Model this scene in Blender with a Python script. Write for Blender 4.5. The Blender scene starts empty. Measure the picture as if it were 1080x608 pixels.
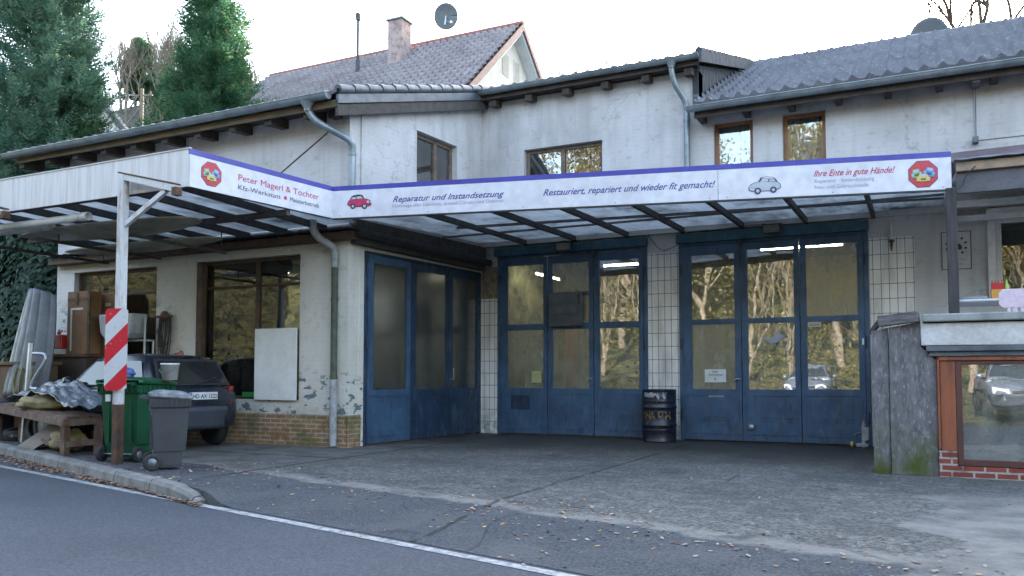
import bpy, bmesh, math, random
from mathutils import Vector, Matrix, noise
random.seed(7)
R = math.radians
scene = bpy.context.scene
COL = scene.collection

# ------------------------------------------------------------------ node helpers
class NT:
    def __init__(s, name):
        s.m = bpy.data.materials.new(name); s.m.use_nodes = True
        s.t = s.m.node_tree; s.t.nodes.clear()
        s.out = s.t.nodes.new('ShaderNodeOutputMaterial')
        s.tc = s.t.nodes.new('ShaderNodeTexCoord')
    def n(s, kind, **kw):
        nd = s.t.nodes.new(kind)
        for k, v in kw.items():
            if k in ('inp',):
                for a, b in v.items():
                    if isinstance(b, bpy.types.NodeSocket): s.t.links.new(b, nd.inputs[a])
                    else: nd.inputs[a].default_value = b
            else: setattr(nd, k, v)
        return nd
    def math(s, op, a, b=0.0, c=None, clamp=False):
        d = {0: a, 1: b}
        if c is not None: d[2] = c
        nd = s.n('ShaderNodeMath', operation=op, inp=d); nd.use_clamp = clamp
        return nd.outputs[0]
    def noise(s, scale, detail=6, vec=None, rough=.55, dist=0.0):
        nd = s.n('ShaderNodeTexNoise', inp={'Scale': scale, 'Detail': detail, 'Roughness': rough, 'Distortion': dist})
        s.t.links.new(vec or s.tc.outputs['Object'], nd.inputs['Vector'])
        return nd.outputs['Fac']
    def vor(s, scale, vec=None, feature='F1', out='Distance'):
        nd = s.n('ShaderNodeTexVoronoi', feature=feature, inp={'Scale': scale})
        s.t.links.new(vec or s.tc.outputs['Object'], nd.inputs['Vector'])
        return nd.outputs[out]
    def mapr(s, x, a, b, c=0.0, d=1.0):
        nd = s.n('ShaderNodeMapRange', inp={0: x, 1: a, 2: b, 3: c, 4: d}); nd.clamp = True
        return nd.outputs[0]
    def mix(s, f, a, b, blend='MIX'):
        nd = s.n('ShaderNodeMix', data_type='RGBA', blend_type=blend)
        nd.clamp_factor = True
        for i, v in ((0, f), (6, a), (7, b)):
            if isinstance(v, bpy.types.NodeSocket): s.t.links.new(v, nd.inputs[i])
            elif i == 0: nd.inputs[i].default_value = v
            else: nd.inputs[i].default_value = (v[0], v[1], v[2], 1)
        return nd.outputs[2]
    def vec(s, scale=(1, 1, 1), rot=(0, 0, 0), loc=(0, 0, 0), src=None):
        nd = s.n('ShaderNodeMapping', inp={'Scale': scale, 'Rotation': rot, 'Location': loc})
        s.t.links.new(src or s.tc.outputs['Object'], nd.inputs['Vector'])
        return nd.outputs[0]
    def xyz(s):
        nd = s.n('ShaderNodeSeparateXYZ'); s.t.links.new(s.tc.outputs['Object'], nd.inputs[0])
        return nd.outputs
    def bump(s, h, strength=.3, dist=.02, prev=None):
        nd = s.n('ShaderNodeBump', inp={'Height': h, 'Strength': strength, 'Distance': dist})
        if prev: s.t.links.new(prev, nd.inputs['Normal'])
        return nd.outputs[0]
    def bsdf(s, col, rough=.6, metal=0.0, normal=None, spec=.5, **kw):
        nd = s.n('ShaderNodeBsdfPrincipled')
        def put(k, v):
            if isinstance(v, bpy.types.NodeSocket): s.t.links.new(v, nd.inputs[k])
            elif k == 'Base Color': nd.inputs[k].default_value = (v[0], v[1], v[2], 1)
            else: nd.inputs[k].default_value = v
        put('Base Color', col); put('Roughness', rough); put('Metallic', metal); put('Specular IOR Level', spec)
        for k, v in kw.items(): put(k, v)
        if normal: s.t.links.new(normal, nd.inputs['Normal'])
        return nd.outputs[0]
    def done(s, sh):
        s.t.links.new(sh, s.out.inputs['Surface']); return s.m

def simple(name, c1, c2=None, scale=4, rough=.6, metal=0, bump=0, bscale=40, lo=.4, hi=.65, spec=.5, stretch=(1, 1, 1), dist=.01):
    t = NT(name); c2 = c2 or tuple(x * .7 for x in c1)
    v = t.vec(stretch)
    f = t.mapr(t.noise(scale, 8, v), lo, hi)
    col = t.mix(f, c1, c2)
    fine = t.mapr(t.noise(scale * 9, 4, v), .3, .7, .88, 1.08)
    cc = t.n('ShaderNodeCombineColor', inp={0: fine, 1: fine, 2: fine}).outputs[0]
    col = t.mix(1.0, col, cc, 'MULTIPLY')
    nrm = t.bump(t.noise(bscale, 5, v), bump, dist) if bump else None
    rr = t.mapr(t.noise(scale * 3, 4, v), .3, .7, max(rough - .1, .02), min(rough + .12, 1))
    return t.done(t.bsdf(col, rr, metal, nrm, spec))

M = {}
# painted masonry wall of the upper floor, faint coursing below the paint
def wall_mat(name, base, dirt, base_z=None, brickbump=.35, peel=False, streak=.5):
    t = NT(name); x, y, z = t.xyz()
    big = t.mapr(t.noise(.7, 7, None, .6), .40, .66)
    col = t.mix(t.math('MULTIPLY', big, .55), base, dirt)
    st = t.mapr(t.noise(1.0, 6, t.vec((5.0, 5.0, .35))), .52, .78)
    col = t.mix(t.math('MULTIPLY', st, streak), col, dirt)
    sp = t.mapr(t.noise(7, 9, None, .65), .56, .70)
    col = t.mix(t.math('MULTIPLY', sp, .40), col, tuple(c * .6 for c in dirt))
    h = t.noise(38, 6)
    add = t.math('ADD', x, y)
    # horizontal coursing as fine relief
    cv = t.n('ShaderNodeCombineXYZ', inp={0: add, 1: t.math('MULTIPLY', z, 1.0), 2: 0.0}).outputs[0]
    br = t.n('ShaderNodeTexBrick', inp={'Vector': cv, 'Scale': 1.0, 'Mortar Size': .006, 'Brick Width': .25, 'Row Height': .075, 'Mortar Smooth': 1.0})
    nrm = t.bump(br.outputs['Fac'], brickbump, -.006)
    nrm = t.bump(h, .35, .012, nrm)
    nrm = t.bump(t.noise(4, 3), .3, .03, nrm)
    ckv = t.n('ShaderNodeVectorMath', operation='ADD', inp={0: t.tc.outputs['Object'], 1: t.n('ShaderNodeCombineXYZ', inp={0: t.noise(2.0, 5), 1: t.noise(2.3, 5), 2: t.noise(1.7, 5)}).outputs[0]}).outputs[0]
    ck = t.n('ShaderNodeTexVoronoi', feature='DISTANCE_TO_EDGE', inp={'Scale': .42, 'Vector': ckv}).outputs[0]
    col = t.mix(t.math('MULTIPLY', t.math('MULTIPLY', t.mapr(ck, .006, .002), t.mapr(t.noise(.5, 2), .48, .56)), .35), col, tuple(c * .45 for c in dirt))
    hi_ = t.math('MULTIPLY', t.mapr(z, 4.6, 5.6), t.mapr(t.noise(1.3, 6, t.vec((2.2, 2.2, .5))), .42, .66))
    col = t.mix(t.math('MULTIPLY', hi_, .45), col, tuple(c * .8 for c in dirt))
    mort = t.math('MULTIPLY', br.outputs['Fac'], .18)
    col = t.mix(mort, col, tuple(c * .7 for c in dirt))
    if peel:
        low = t.mapr(z, 1.25, 1.05)
        up = t.math('MULTIPLY', t.mapr(t.math('ADD', x, 11.9), .4, -.3), t.mapr(z, 2.6, 2.1))
        pm = t.mapr(t.noise(3.2, 9, t.vec((1.6, 1.6, 2.6)), .68), .545, .565)
        pk = t.math('MULTIPLY', pm, t.math('MAXIMUM', low, up))
        col = t.mix(pk, col, (.12, .17, .20))
        g = t.mapr(z, .75, .1)
        col = t.mix(t.math('MULTIPLY', g, t.mapr(t.noise(5, 6), .4, .7)), col, (.16, .16, .10))
    return t.done(t.bsdf(col, .85, 0, nrm, .25))
M['wall_up'] = wall_mat('upper_stucco', (.54, .53, .545), (.33, .315, .305), streak=.6)
M['wall_low'] = wall_mat('lower_paint', (.66, .645, .61), (.48, .45, .38), peel=True, brickbump=.5)
M['wall_grey'] = wall_mat('grey_masonry', (.52, .51, .51), (.33, .32, .31), brickbump=.6)
M['wall_in'] = simple('interior_plaster', (.52, .50, .32), (.36, .34, .20), 1.2, .9)
M['floor_in'] = simple('interior_floor', (.10, .10, .10), (.05, .05, .05), 2, .5)
M['house_wall'] = wall_mat('house_render', (.62, .60, .55), (.50, .48, .43), brickbump=0, streak=.15)
# brick plinths
def brick_mat(name, c1, c2, mortar, w=.21, h=.07, green=0.0):
    t = NT(name); x, y, z = t.xyz()
    cv = t.n('ShaderNodeCombineXYZ', inp={0: t.math('ADD', x, y), 1: z, 2: 0.0}).outputs[0]
    br = t.n('ShaderNodeTexBrick', inp={'Vector': cv, 'Scale': 1.0, 'Mortar Size': .012, 'Brick Width': w, 'Row Height': h, 'Mortar Smooth': .2,
             'Color1': (*c1, 1), 'Color2': (*c2, 1), 'Mortar': (*mortar, 1), 'Bias': 0.0})
    col = t.mix(t.mapr(t.noise(6, 7), .45, .7), br.outputs['Color'], tuple(c * .55 for c in c1))
    if green:
        col = t.mix(t.math('MULTIPLY', t.mapr(t.noise(2.2, 7), .48, .62), green), col, (.10, .12, .04))
    nrm = t.bump(br.outputs['Fac'], .8, -.012); nrm = t.bump(t.noise(60, 4), .25, .01, nrm)
    return t.done(t.bsdf(col, .85, 0, nrm, .25))
M['brick_tan'] = brick_mat('tan_brick', (.36, .20, .09), (.25, .14, .07), (.38, .35, .30), green=.7)
M['brick_red'] = brick_mat('red_brick', (.26, .07, .05), (.18, .05, .04), (.36, .33, .31), green=0)
M['chimney_brick'] = brick_mat('chimney_brick', (.42, .30, .28), (.38, .275, .26), (.42, .36, .34), .2, .065)
# glazed wall tiles
def tile_mat():
    t = NT('white_tiles'); x, y, z = t.xyz()
    cv = t.n('ShaderNodeCombineXYZ', inp={0: x, 1: z, 2: 0.0}).outputs[0]
    br = t.n('ShaderNodeTexBrick', offset=0.0, inp={'Vector': cv, 'Scale': 1.0, 'Mortar Size': .0045, 'Brick Width': .116, 'Row Height': .232, 'Mortar Smooth': .1,
             'Color1': (.82, .81, .80, 1), 'Color2': (.75, .74, .73, 1), 'Mortar': (.06, .055, .05, 1)})
    col = t.mix(t.math('MULTIPLY', t.mapr(t.noise(1.5, 7, t.vec((3, 3, .8))), .45, .75), .6), br.outputs['Color'], (.28, .25, .20))
    col = t.mix(t.math('MULTIPLY', t.mapr(z, .5, .05), t.mapr(t.noise(7, 6), .4, .6)), col, (.16, .22, .20))
    return t.done(t.bsdf(col, .22, 0, t.bump(br.outputs['Fac'], .6, -.006), .5))
M['tiles'] = tile_mat()
M['tile_glue'] = simple('bare_tile_adhesive', (.20, .16, .10), (.33, .29, .22), 14, .9, bump=.6, bscale=30)
# blue steel of the garage doors
def blue_mat(name, c1, c2, rust=.6):
    t = NT(name); x, y, z = t.xyz()
    col = t.mix(t.mapr(t.noise(2.2, 8), .4, .68), c1, c2)
    st = t.mapr(t.noise(1.5, 6, t.vec((9, 9, .8))), .5, .8)
    col = t.mix(t.math('MULTIPLY', st, .55), col, tuple(c * .45 for c in c1))
    low = t.mapr(z, .75, .0)
    sc = t.mapr(t.noise(7, 9, None, .7), .52, .62)
    col = t.mix(t.math('MULTIPLY', t.math('MULTIPLY', low, sc), rust), col, (.045, .04, .04))
    chip = t.mapr(t.noise(26, 8, None, .7), .70, .73)
    col = t.mix(t.math('MULTIPLY', chip, .8), col, (.25, .24, .22))
    dust = t.mapr(t.noise(3.5, 8, t.vec((2, 2, 1)), .7), .5, .75)
    col = t.mix(t.math('MULTIPLY', dust, .28), col, (.22, .26, .32))
    scr = t.mapr(t.noise(2.6, 9, t.vec((2.5, 2.5, .9)), .72), .57, .60)
    col = t.mix(t.math('MULTIPLY', scr, .45), col, tuple(c * .45 for c in c2))
    drip = t.math('MULTIPLY', t.mapr(t.noise(2.2, 7, t.vec((14, 14, .5)), .6), .60, .70), t.mapr(z, 1.3, .4))
    col = t.mix(t.math('MULTIPLY', drip, .6), col, (.07, .045, .03))
    return t.done(t.bsdf(col, t.mapr(t.noise(6, 5), .3, .7, .32, .62), 0, t.bump(t.noise(9, 4), .15, .01), .5))
M['blue'] = blue_mat('blue_steel_paint', (.044, .100, .185), (.029, .064, .122))
M['blue_dark'] = blue_mat('dark_blue_steel_paint', (.014, .036, .080), (.010, .024, .056))
M['teal'] = blue_mat('teal_header_paint', (.018, .085, .13), (.012, .05, .08))
M['rubber'] = simple('black_rubber', (.018, .018, .02), (.03, .03, .032), 8, .75)
M['black_wood'] = simple('black_weathered_wood', (.045, .042, .042), (.075, .066, .06), 8, .85, bump=.5, stretch=(1, 1, 1))
M['canopy_beam'] = simple('grimy_grey_rafter', (.085, .082, .085), (.05, .048, .05), 6, .85, bump=.4)
M['brown_wood'] = simple('dark_brown_wood', (.09, .05, .03), (.045, .028, .02), 5, .7, bump=.4)
M['rafter'] = simple('old_rafter_wood', (.055, .042, .036), (.03, .025, .023), 6, .85, bump=.4)
M['eave_board'] = simple('mossy_eave_board', (.13, .085, .05), (.06, .06, .035), 5, .85, bump=.4, stretch=(.6, 1, 2))
M['orange_wood'] = simple('varnished_window_wood', (.26, .115, .05), (.16, .07, .035), 5, .45, stretch=(1, 1, .4))
M['grey_window_wood'] = simple('weathered_window_wood', (.16, .12, .085), (.09, .075, .06), 9, .7)
M['rust_wood'] = simple('reddish_post_wood', (.28, .085, .035), (.15, .05, .03), 3, .6, bump=.3, stretch=(4, 4, .6))
M['grey_wood'] = simple('silvered_plank', (.17, .165, .17), (.09, .085, .085), 5, .9, bump=.6, stretch=(1, 1, 6))
M['post_dark'] = simple('charred_post_wood', (.060, .058, .060), (.035, .034, .036), 4, .85, bump=.6, stretch=(6, 6, .6))
M['zinc'] = simple('weathered_zinc', (.24, .28, .31), (.16, .19, .21), 3, .42, .55, bump=.05)
M['zinc_pale'] = simple('pale_galvanised_steel', (.42, .45, .48), (.30, .33, .36), 5, .38, .6)
M['lead'] = simple('lead_flashing', (.11, .13, .155), (.07, .08, .10), 4, .5, .2, bump=.3, bscale=12)
M['pipe_green'] = simple('mossy_downpipe', (.075, .095, .065), (.045, .055, .04), 9, .7)
M['pipe_grey'] = simple('painted_grey_pipe', (.34, .35, .37), (.22, .22, .22), 9, .6)
M['white_metal'] = simple('chalky_white_steel', (.58, .57, .58), (.44, .42, .42), 3, .6)
M['rusty_white'] = simple('rusting_white_post_paint', (.56, .56, .58), (.30, .20, .14), 2.4, .55, lo=.55, hi=.7, stretch=(3, 3, 1))
M['rust'] = simple('rusty_steel', (.12, .06, .035), (.06, .04, .03), 9, .85, bump=.4)
M['sign_white'] = simple('sign_panel_white', (.62, .62, .68), (.56, .56, .62), .8, .45, spec=.4)
M['sign_blue'] = simple('sign_stripe_blue', (.045, .045, .33), (.035, .035, .27), 2, .4)
M['ink_blue'] = simple('sign_ink_blue', (.035, .04, .24), (.035, .04, .24), 2, .45)
M['ink_navy'] = simple('sign_ink_navy', (.03, .03, .09), (.03, .03, .09), 2, .45)
M['ink_pink'] = simple('sign_ink_pink', (.42, .02, .09), (.42, .02, .09), 2, .45)
M['ink_lilac'] = simple('sign_ink_lilac', (.30, .29, .46), (.30, .29, .46), 2, .45)
M['ink_red'] = simple('sign_ink_red', (.48, .03, .05), (.44, .03, .05), 2, .45)
M['ink_green'] = simple('sign_ink_green', (.12, .30, .12), (.2, .35, .2), 12, .45)
M['ink_yellow'] = simple('sign_ink_yellow', (.55, .45, .07), (.5, .4, .06), 12, .45)
M['ink_sky'] = simple('sign_ink_sky_blue', (.06, .20, .50), (.06, .2, .5), 12, .45)
M['ink_black'] = simple('sign_ink_black', (.02, .02, .025), (.03, .03, .035), 12, .45)
M['ink_pale'] = simple('sign_ink_pale_grey', (.42, .46, .52), (.36, .4, .46), 12, .45)
M['paper'] = simple('white_paper', (.70, .70, .70), (.62, .62, .6), 5, .8)
M['red_plastic'] = simple('red_plastic', (.42, .015, .015), (.36, .02, .02), 5, .4)
M['white_plastic'] = simple('white_plastic', (.62, .63, .64), (.5, .5, .5), 4, .4)
M['grey_foil'] = simple('dull_translucent_tub', (.40, .43, .45), (.3, .32, .34), 6, .5)
M['green_bin'] = simple('green_bin_plastic', (.008, .085, .035), (.006, .06, .028), 3, .42)
M['grey_bin'] = simple('anthracite_bin_plastic', (.040, .044, .055), (.028, .03, .038), 3, .5)
M['lid_frost'] = simple('weathered_bin_lid', (.22, .23, .25), (.07, .075, .09), 9, .5)
M['cardboard'] = simple('brown_cardboard', (.27, .155, .085), (.22, .125, .065), 3, .85)
M['cardboard_dark'] = simple('stained_cardboard', (.17, .105, .06), (.12, .075, .045), 3, .85)
M['tape'] = simple('packing_tape', (.55, .50, .44), (.5, .45, .4), 3, .3)
M['tarp'] = simple('crumpled_blue_grey_sheet', (.13, .16, .20), (.07, .08, .095), 3, .35, bump=.9, bscale=7, dist=.06)
M['hood_grey'] = simple('dull_grey_car_panel', (.11, .125, .14), (.08, .09, .10), 2, .5, .1)
M['crate_brown'] = simple('dark_chest_wood', (.055, .035, .028), (.03, .022, .02), 4, .7, bump=.3)
M['bench_wood'] = simple('rust_stained_bench', (.11, .055, .04), (.17, .12, .09), 6, .8, bump=.5)
M['plywood'] = simple('old_plywood', (.20, .16, .12), (.12, .095, .075), 5, .8, bump=.3, stretch=(4, 1, 1))
M['yellow_cloth'] = simple('muddy_yellow_sheet', (.26, .22, .09), (.14, .12, .05), 7, .7, bump=.6)
M['blue_bag'] = simple('blue_plastic_bag', (.05, .10, .32), (.10, .16, .40), 5, .35, bump=.8, bscale=14, dist=.03)
M['gold_paint'] = simple('worn_gold_lettering', (.20, .135, .05), (.03, .025, .025), 18, .5, lo=.44, hi=.6)
M['barrel'] = simple('dark_navy_drum_paint', (.011, .013, .026), (.035, .022, .018), 6, .32, lo=.55, hi=.72)
M['barrel_white'] = simple('worn_white_paint', (.33, .35, .40), (.05, .06, .1), 8, .5, lo=.5, hi=.6)
M['hull'] = simple('yellowed_hull', (.34, .33, .25), (.20, .20, .15), 3, .4)
M['dish'] = simple('satellite_dish_grey', (.11, .13, .15), (.09, .105, .12), 3, .5)
M['concrete'] = simple('parapet_concrete', (.62, .61, .61), (.44, .43, .42), 3, .85, bump=.3)
M['slate'] = None
M['car_dark'] = simple('dark_navy_car_paint', (.012, .017, .028), (.012, .017, .028), 2, .22, spec=.6)
M['car_bumper'] = simple('blue_grey_bumper_plastic', (.045, .055, .075), (.04, .048, .066), 3, .5)
M['car_silver'] = simple('silver_car_paint', (.16, .19, .24), (.16, .19, .24), 2, .25, .3)
M['car_glass'] = simple('dark_car_glass', (.02, .024, .026), (.02, .024, .026), 2, .04, spec=1.0)
M['lamp_red'] = simple('red_tail_lens', (.38, .01, .012), (.3, .01, .01), 2, .2)
M['lamp_clear'] = simple('clear_lens', (.55, .57, .6), (.5, .5, .55), 20, .15)
M['plate'] = simple('licence_plate_white', (.62, .63, .66), (.62, .63, .66), 2, .4)
M['table_white'] = simple('white_garden_plastic', (.60, .60, .62), (.5, .5, .52), 3, .4)
M['pink'] = simple('pale_pink_plastic', (.60, .48, .56), (.55, .44, .52), 3, .4)
M['ply_door'] = None
M['bark'] = simple('tree_bark', (.075, .055, .04), (.045, .035, .028), 6, .9, bump=.6)
M['bark_pale'] = simple('pale_tree_bark', (.20, .17, .13), (.12, .10, .08), 6, .9, bump=.5)
M['soil'] = simple('leafy_bank_soil', (.09, .085, .03), (.02, .028, .012), 1.1, .95, bump=1.0, bscale=3, dist=.5, lo=.45, hi=.58)
M['hillmat'] = simple('wooded_hillside', (.075, .065, .055), (.13, .12, .11), .12, .95, bump=.9, bscale=.8, dist=1.0)

def slate_mat():
    t = NT('slate_shingles'); x, y, z = t.xyz()
    a = t.math('ADD', t.math('MULTIPLY', y, 1.0), t.math('MULTIPLY', z, .42)); b = t.math('ADD', t.math('MULTIPLY', z, .42), t.math('MULTIPLY', y, -1.0))
    def saw(q): return t.math('ABSOLUTE', t.math('SUBTRACT', t.math('FRACT', t.math('MULTIPLY', q, 4.2)), .5))
    ln = t.math('MAXIMUM', saw(a), saw(b)); f = t.mapr(ln, .43, .49)
    col = t.mix(f, (.055, .062, .072), (.14, .155, .175))
    return t.done(t.bsdf(col, .85, 0, t.bump(f, .6, .015), .08))
M['slate'] = slate_mat()
M['slate_metal'] = simple('matt_grey_verge', (.10, .11, .125), (.07, .075, .085), 6, .9, spec=.08)
def grime_board():
    t = NT('painted_fibreboard_with_algae'); x, y, z = t.xyz()
    col = t.mix(t.mapr(t.noise(5, 8, t.vec((2.4, 1, 1)), .7), .38, .62), (.185, .18, .19), (.105, .10, .105))
    col = t.mix(t.mapr(t.noise(26, 6, t.vec((1.5, 1, .5))), .55, .7), col, (.27, .27, .29))
    g = t.math('MULTIPLY', t.mapr(z, .62, .12), t.mapr(t.noise(2.6, 6, None, .6), .34, .62))
    col = t.mix(g, col, (.07, .085, .018))
    return t.done(t.bsdf(col, .9, 0, t.bump(t.noise(18, 8, t.vec((1.5, 1, .6))), .7, .02), .2))
M['ply_door'] = grime_board()
def sheet_mat():
    t = NT('dirty_translucent_canopy_sheet'); x, y, z = t.xyz()
    d = t.mapr(t.noise(1.5, 9, t.vec((1, .6, 1)), .65), .44, .70)
    col = t.mix(d, (.47, .50, .52), (.075, .08, .082))
    br = t.mapr(t.noise(1.1, 8, None, .6), .60, .72)
    col = t.mix(t.math('MULTIPLY', br, .7), col, (.25, .19, .12))
    w = t.math('SINE', t.math('MULTIPLY', x, 62.0))
    nrm = t.bump(w, .35, .012)
    df = t.n('ShaderNodeBsdfDiffuse', inp={'Color': col, 'Normal': nrm}).outputs[0]
    tr = t.n('ShaderNodeBsdfTranslucent', inp={'Color': col, 'Normal': nrm}).outputs[0]
    mx = t.n('ShaderNodeMixShader', inp={0: .42, 1: df, 2: tr}).outputs[0]
    return t.done(mx)
M['sheet'] = sheet_mat()
def fascia_mat():
    t = NT('streaked_white_fascia'); x, y, z = t.xyz()
    st = t.mapr(t.noise(1.6, 8, t.vec((7, 7, .5)), .65), .45, .72)
    col = t.mix(t.math('MULTIPLY', st, .8), (.66, .65, .66), (.42, .40, .385))
    w = t.math('SINE', t.math('MULTIPLY', x, 52.0))
    return t.done(t.bsdf(col, .6, 0, t.bump(w, .18, .006), .3))
M['fascia'] = fascia_mat()
def rooftile(name, c1, c2, c3):
    t = NT(name)
    col = t.mix(t.mapr(t.noise(1.3, 6), .35, .65), c1, c2)
    col = t.mix(t.math('MULTIPLY', t.mapr(t.noise(22, 5), .56, .70), .55), col, c3)  # pale flecks put the tiles' frosty glints and sheen into the colour
    return t.done(t.bsdf(col, t.mapr(t.noise(9, 4), .3, .7, .32, .55), 0, t.bump(t.noise(50, 3), .15, .01), .6))
M['tile_grey'] = rooftile('blue_grey_roof_tile', (.165, .168, .195), (.105, .108, .13), (.33, .335, .38))
M['tile_red'] = rooftile('glint_flecked_maroon_roof_tile', (.25, .215, .23), (.145, .115, .13), (.60, .59, .64))

def glass_mat(name, base, minr, dirt, dirtcol, ripple=0.0, rough=0.0, tint=(.8, .85, .85)):
    t = NT(name)
    nrm = t.bump(t.noise(2.0, 2), .25, .004)
    if ripple: nrm = t.bump(t.noise(90, 3), ripple, .004, nrm)
    fr = t.n('ShaderNodeFresnel', inp={'IOR': base, 'Normal': nrm}).outputs[0]
    fac = t.math('ADD', fr, minr, clamp=True)
    tr = t.n('ShaderNodeBsdfTransparent', inp={'Color': (*tint, 1)}).outputs[0]
    gl = t.n('ShaderNodeBsdfGlossy', inp={'Color': (1, 1, 1, 1), 'Roughness': rough, 'Normal': nrm}).outputs[0]
    mx = t.n('ShaderNodeMixShader', inp={0: fac, 1: tr, 2: gl}).outputs[0]
    df = t.n('ShaderNodeBsdfDiffuse', inp={'Color': (*dirtcol, 1)}).outputs[0]
    dm = t.mapr(t.noise(2.6, 9, t.vec((1.5, 1.5, .7)), .7), .38, .68, dirt * .25, dirt * 2.0)
    return t.done(t.n('ShaderNodeMixShader', inp={0: dm, 1: mx, 2: df}).outputs[0])
M['glass'] = glass_mat('shop_window_glass', 1.5, .05, .03, (.3, .3, .28))
M['glass_mirror'] = glass_mat('reflective_door_glass', 1.55, .24, .13, (.40, .41, .37))
M['glass_frost'] = glass_mat('dusty_patterned_glass', 1.5, .10, .30, (.42, .42, .34), .5, .10)
M['glass_dull'] = glass_mat('grimy_side_glass', 1.5, .10, .12, (.16, .17, .17), .2, .05)
M['glass_up'] = glass_mat('upstairs_window_glass', 1.5, .10, .04, (.5, .5, .52))
def emit(name, c, s):
    t = NT(name); return t.done(t.n('ShaderNodeEmission', inp={'Color': (*c, 1), 'Strength': s}).outputs[0])
M['tube'] = emit('lit_fluorescent_tube', (1.0, .88, .66), 9.0)
M['curtain'] = simple('sheer_white_curtain', (.68, .68, .72), (.45, .47, .5), 3, .9, stretch=(6, 6, .4))
def stripe_mat():
    t = NT('red_white_warning_stripes'); x, y, z = t.xyz()
    q = t.math('FRACT', t.math('ADD', t.math('MULTIPLY', t.math('SUBTRACT', z, t.math('MULTIPLY', x, 1.0)), 1.95), .63))
    f = t.math('GREATER_THAN', q, .5)
    col = t.mix(f, (.52, .53, .56), (.50, .015, .03))
    col = t.mix(t.mapr(t.noise(20, 8), .62, .75), col, (.4, .36, .35))
    return t.done(t.bsdf(col, .4))
M['stripes'] = stripe_mat()

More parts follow.
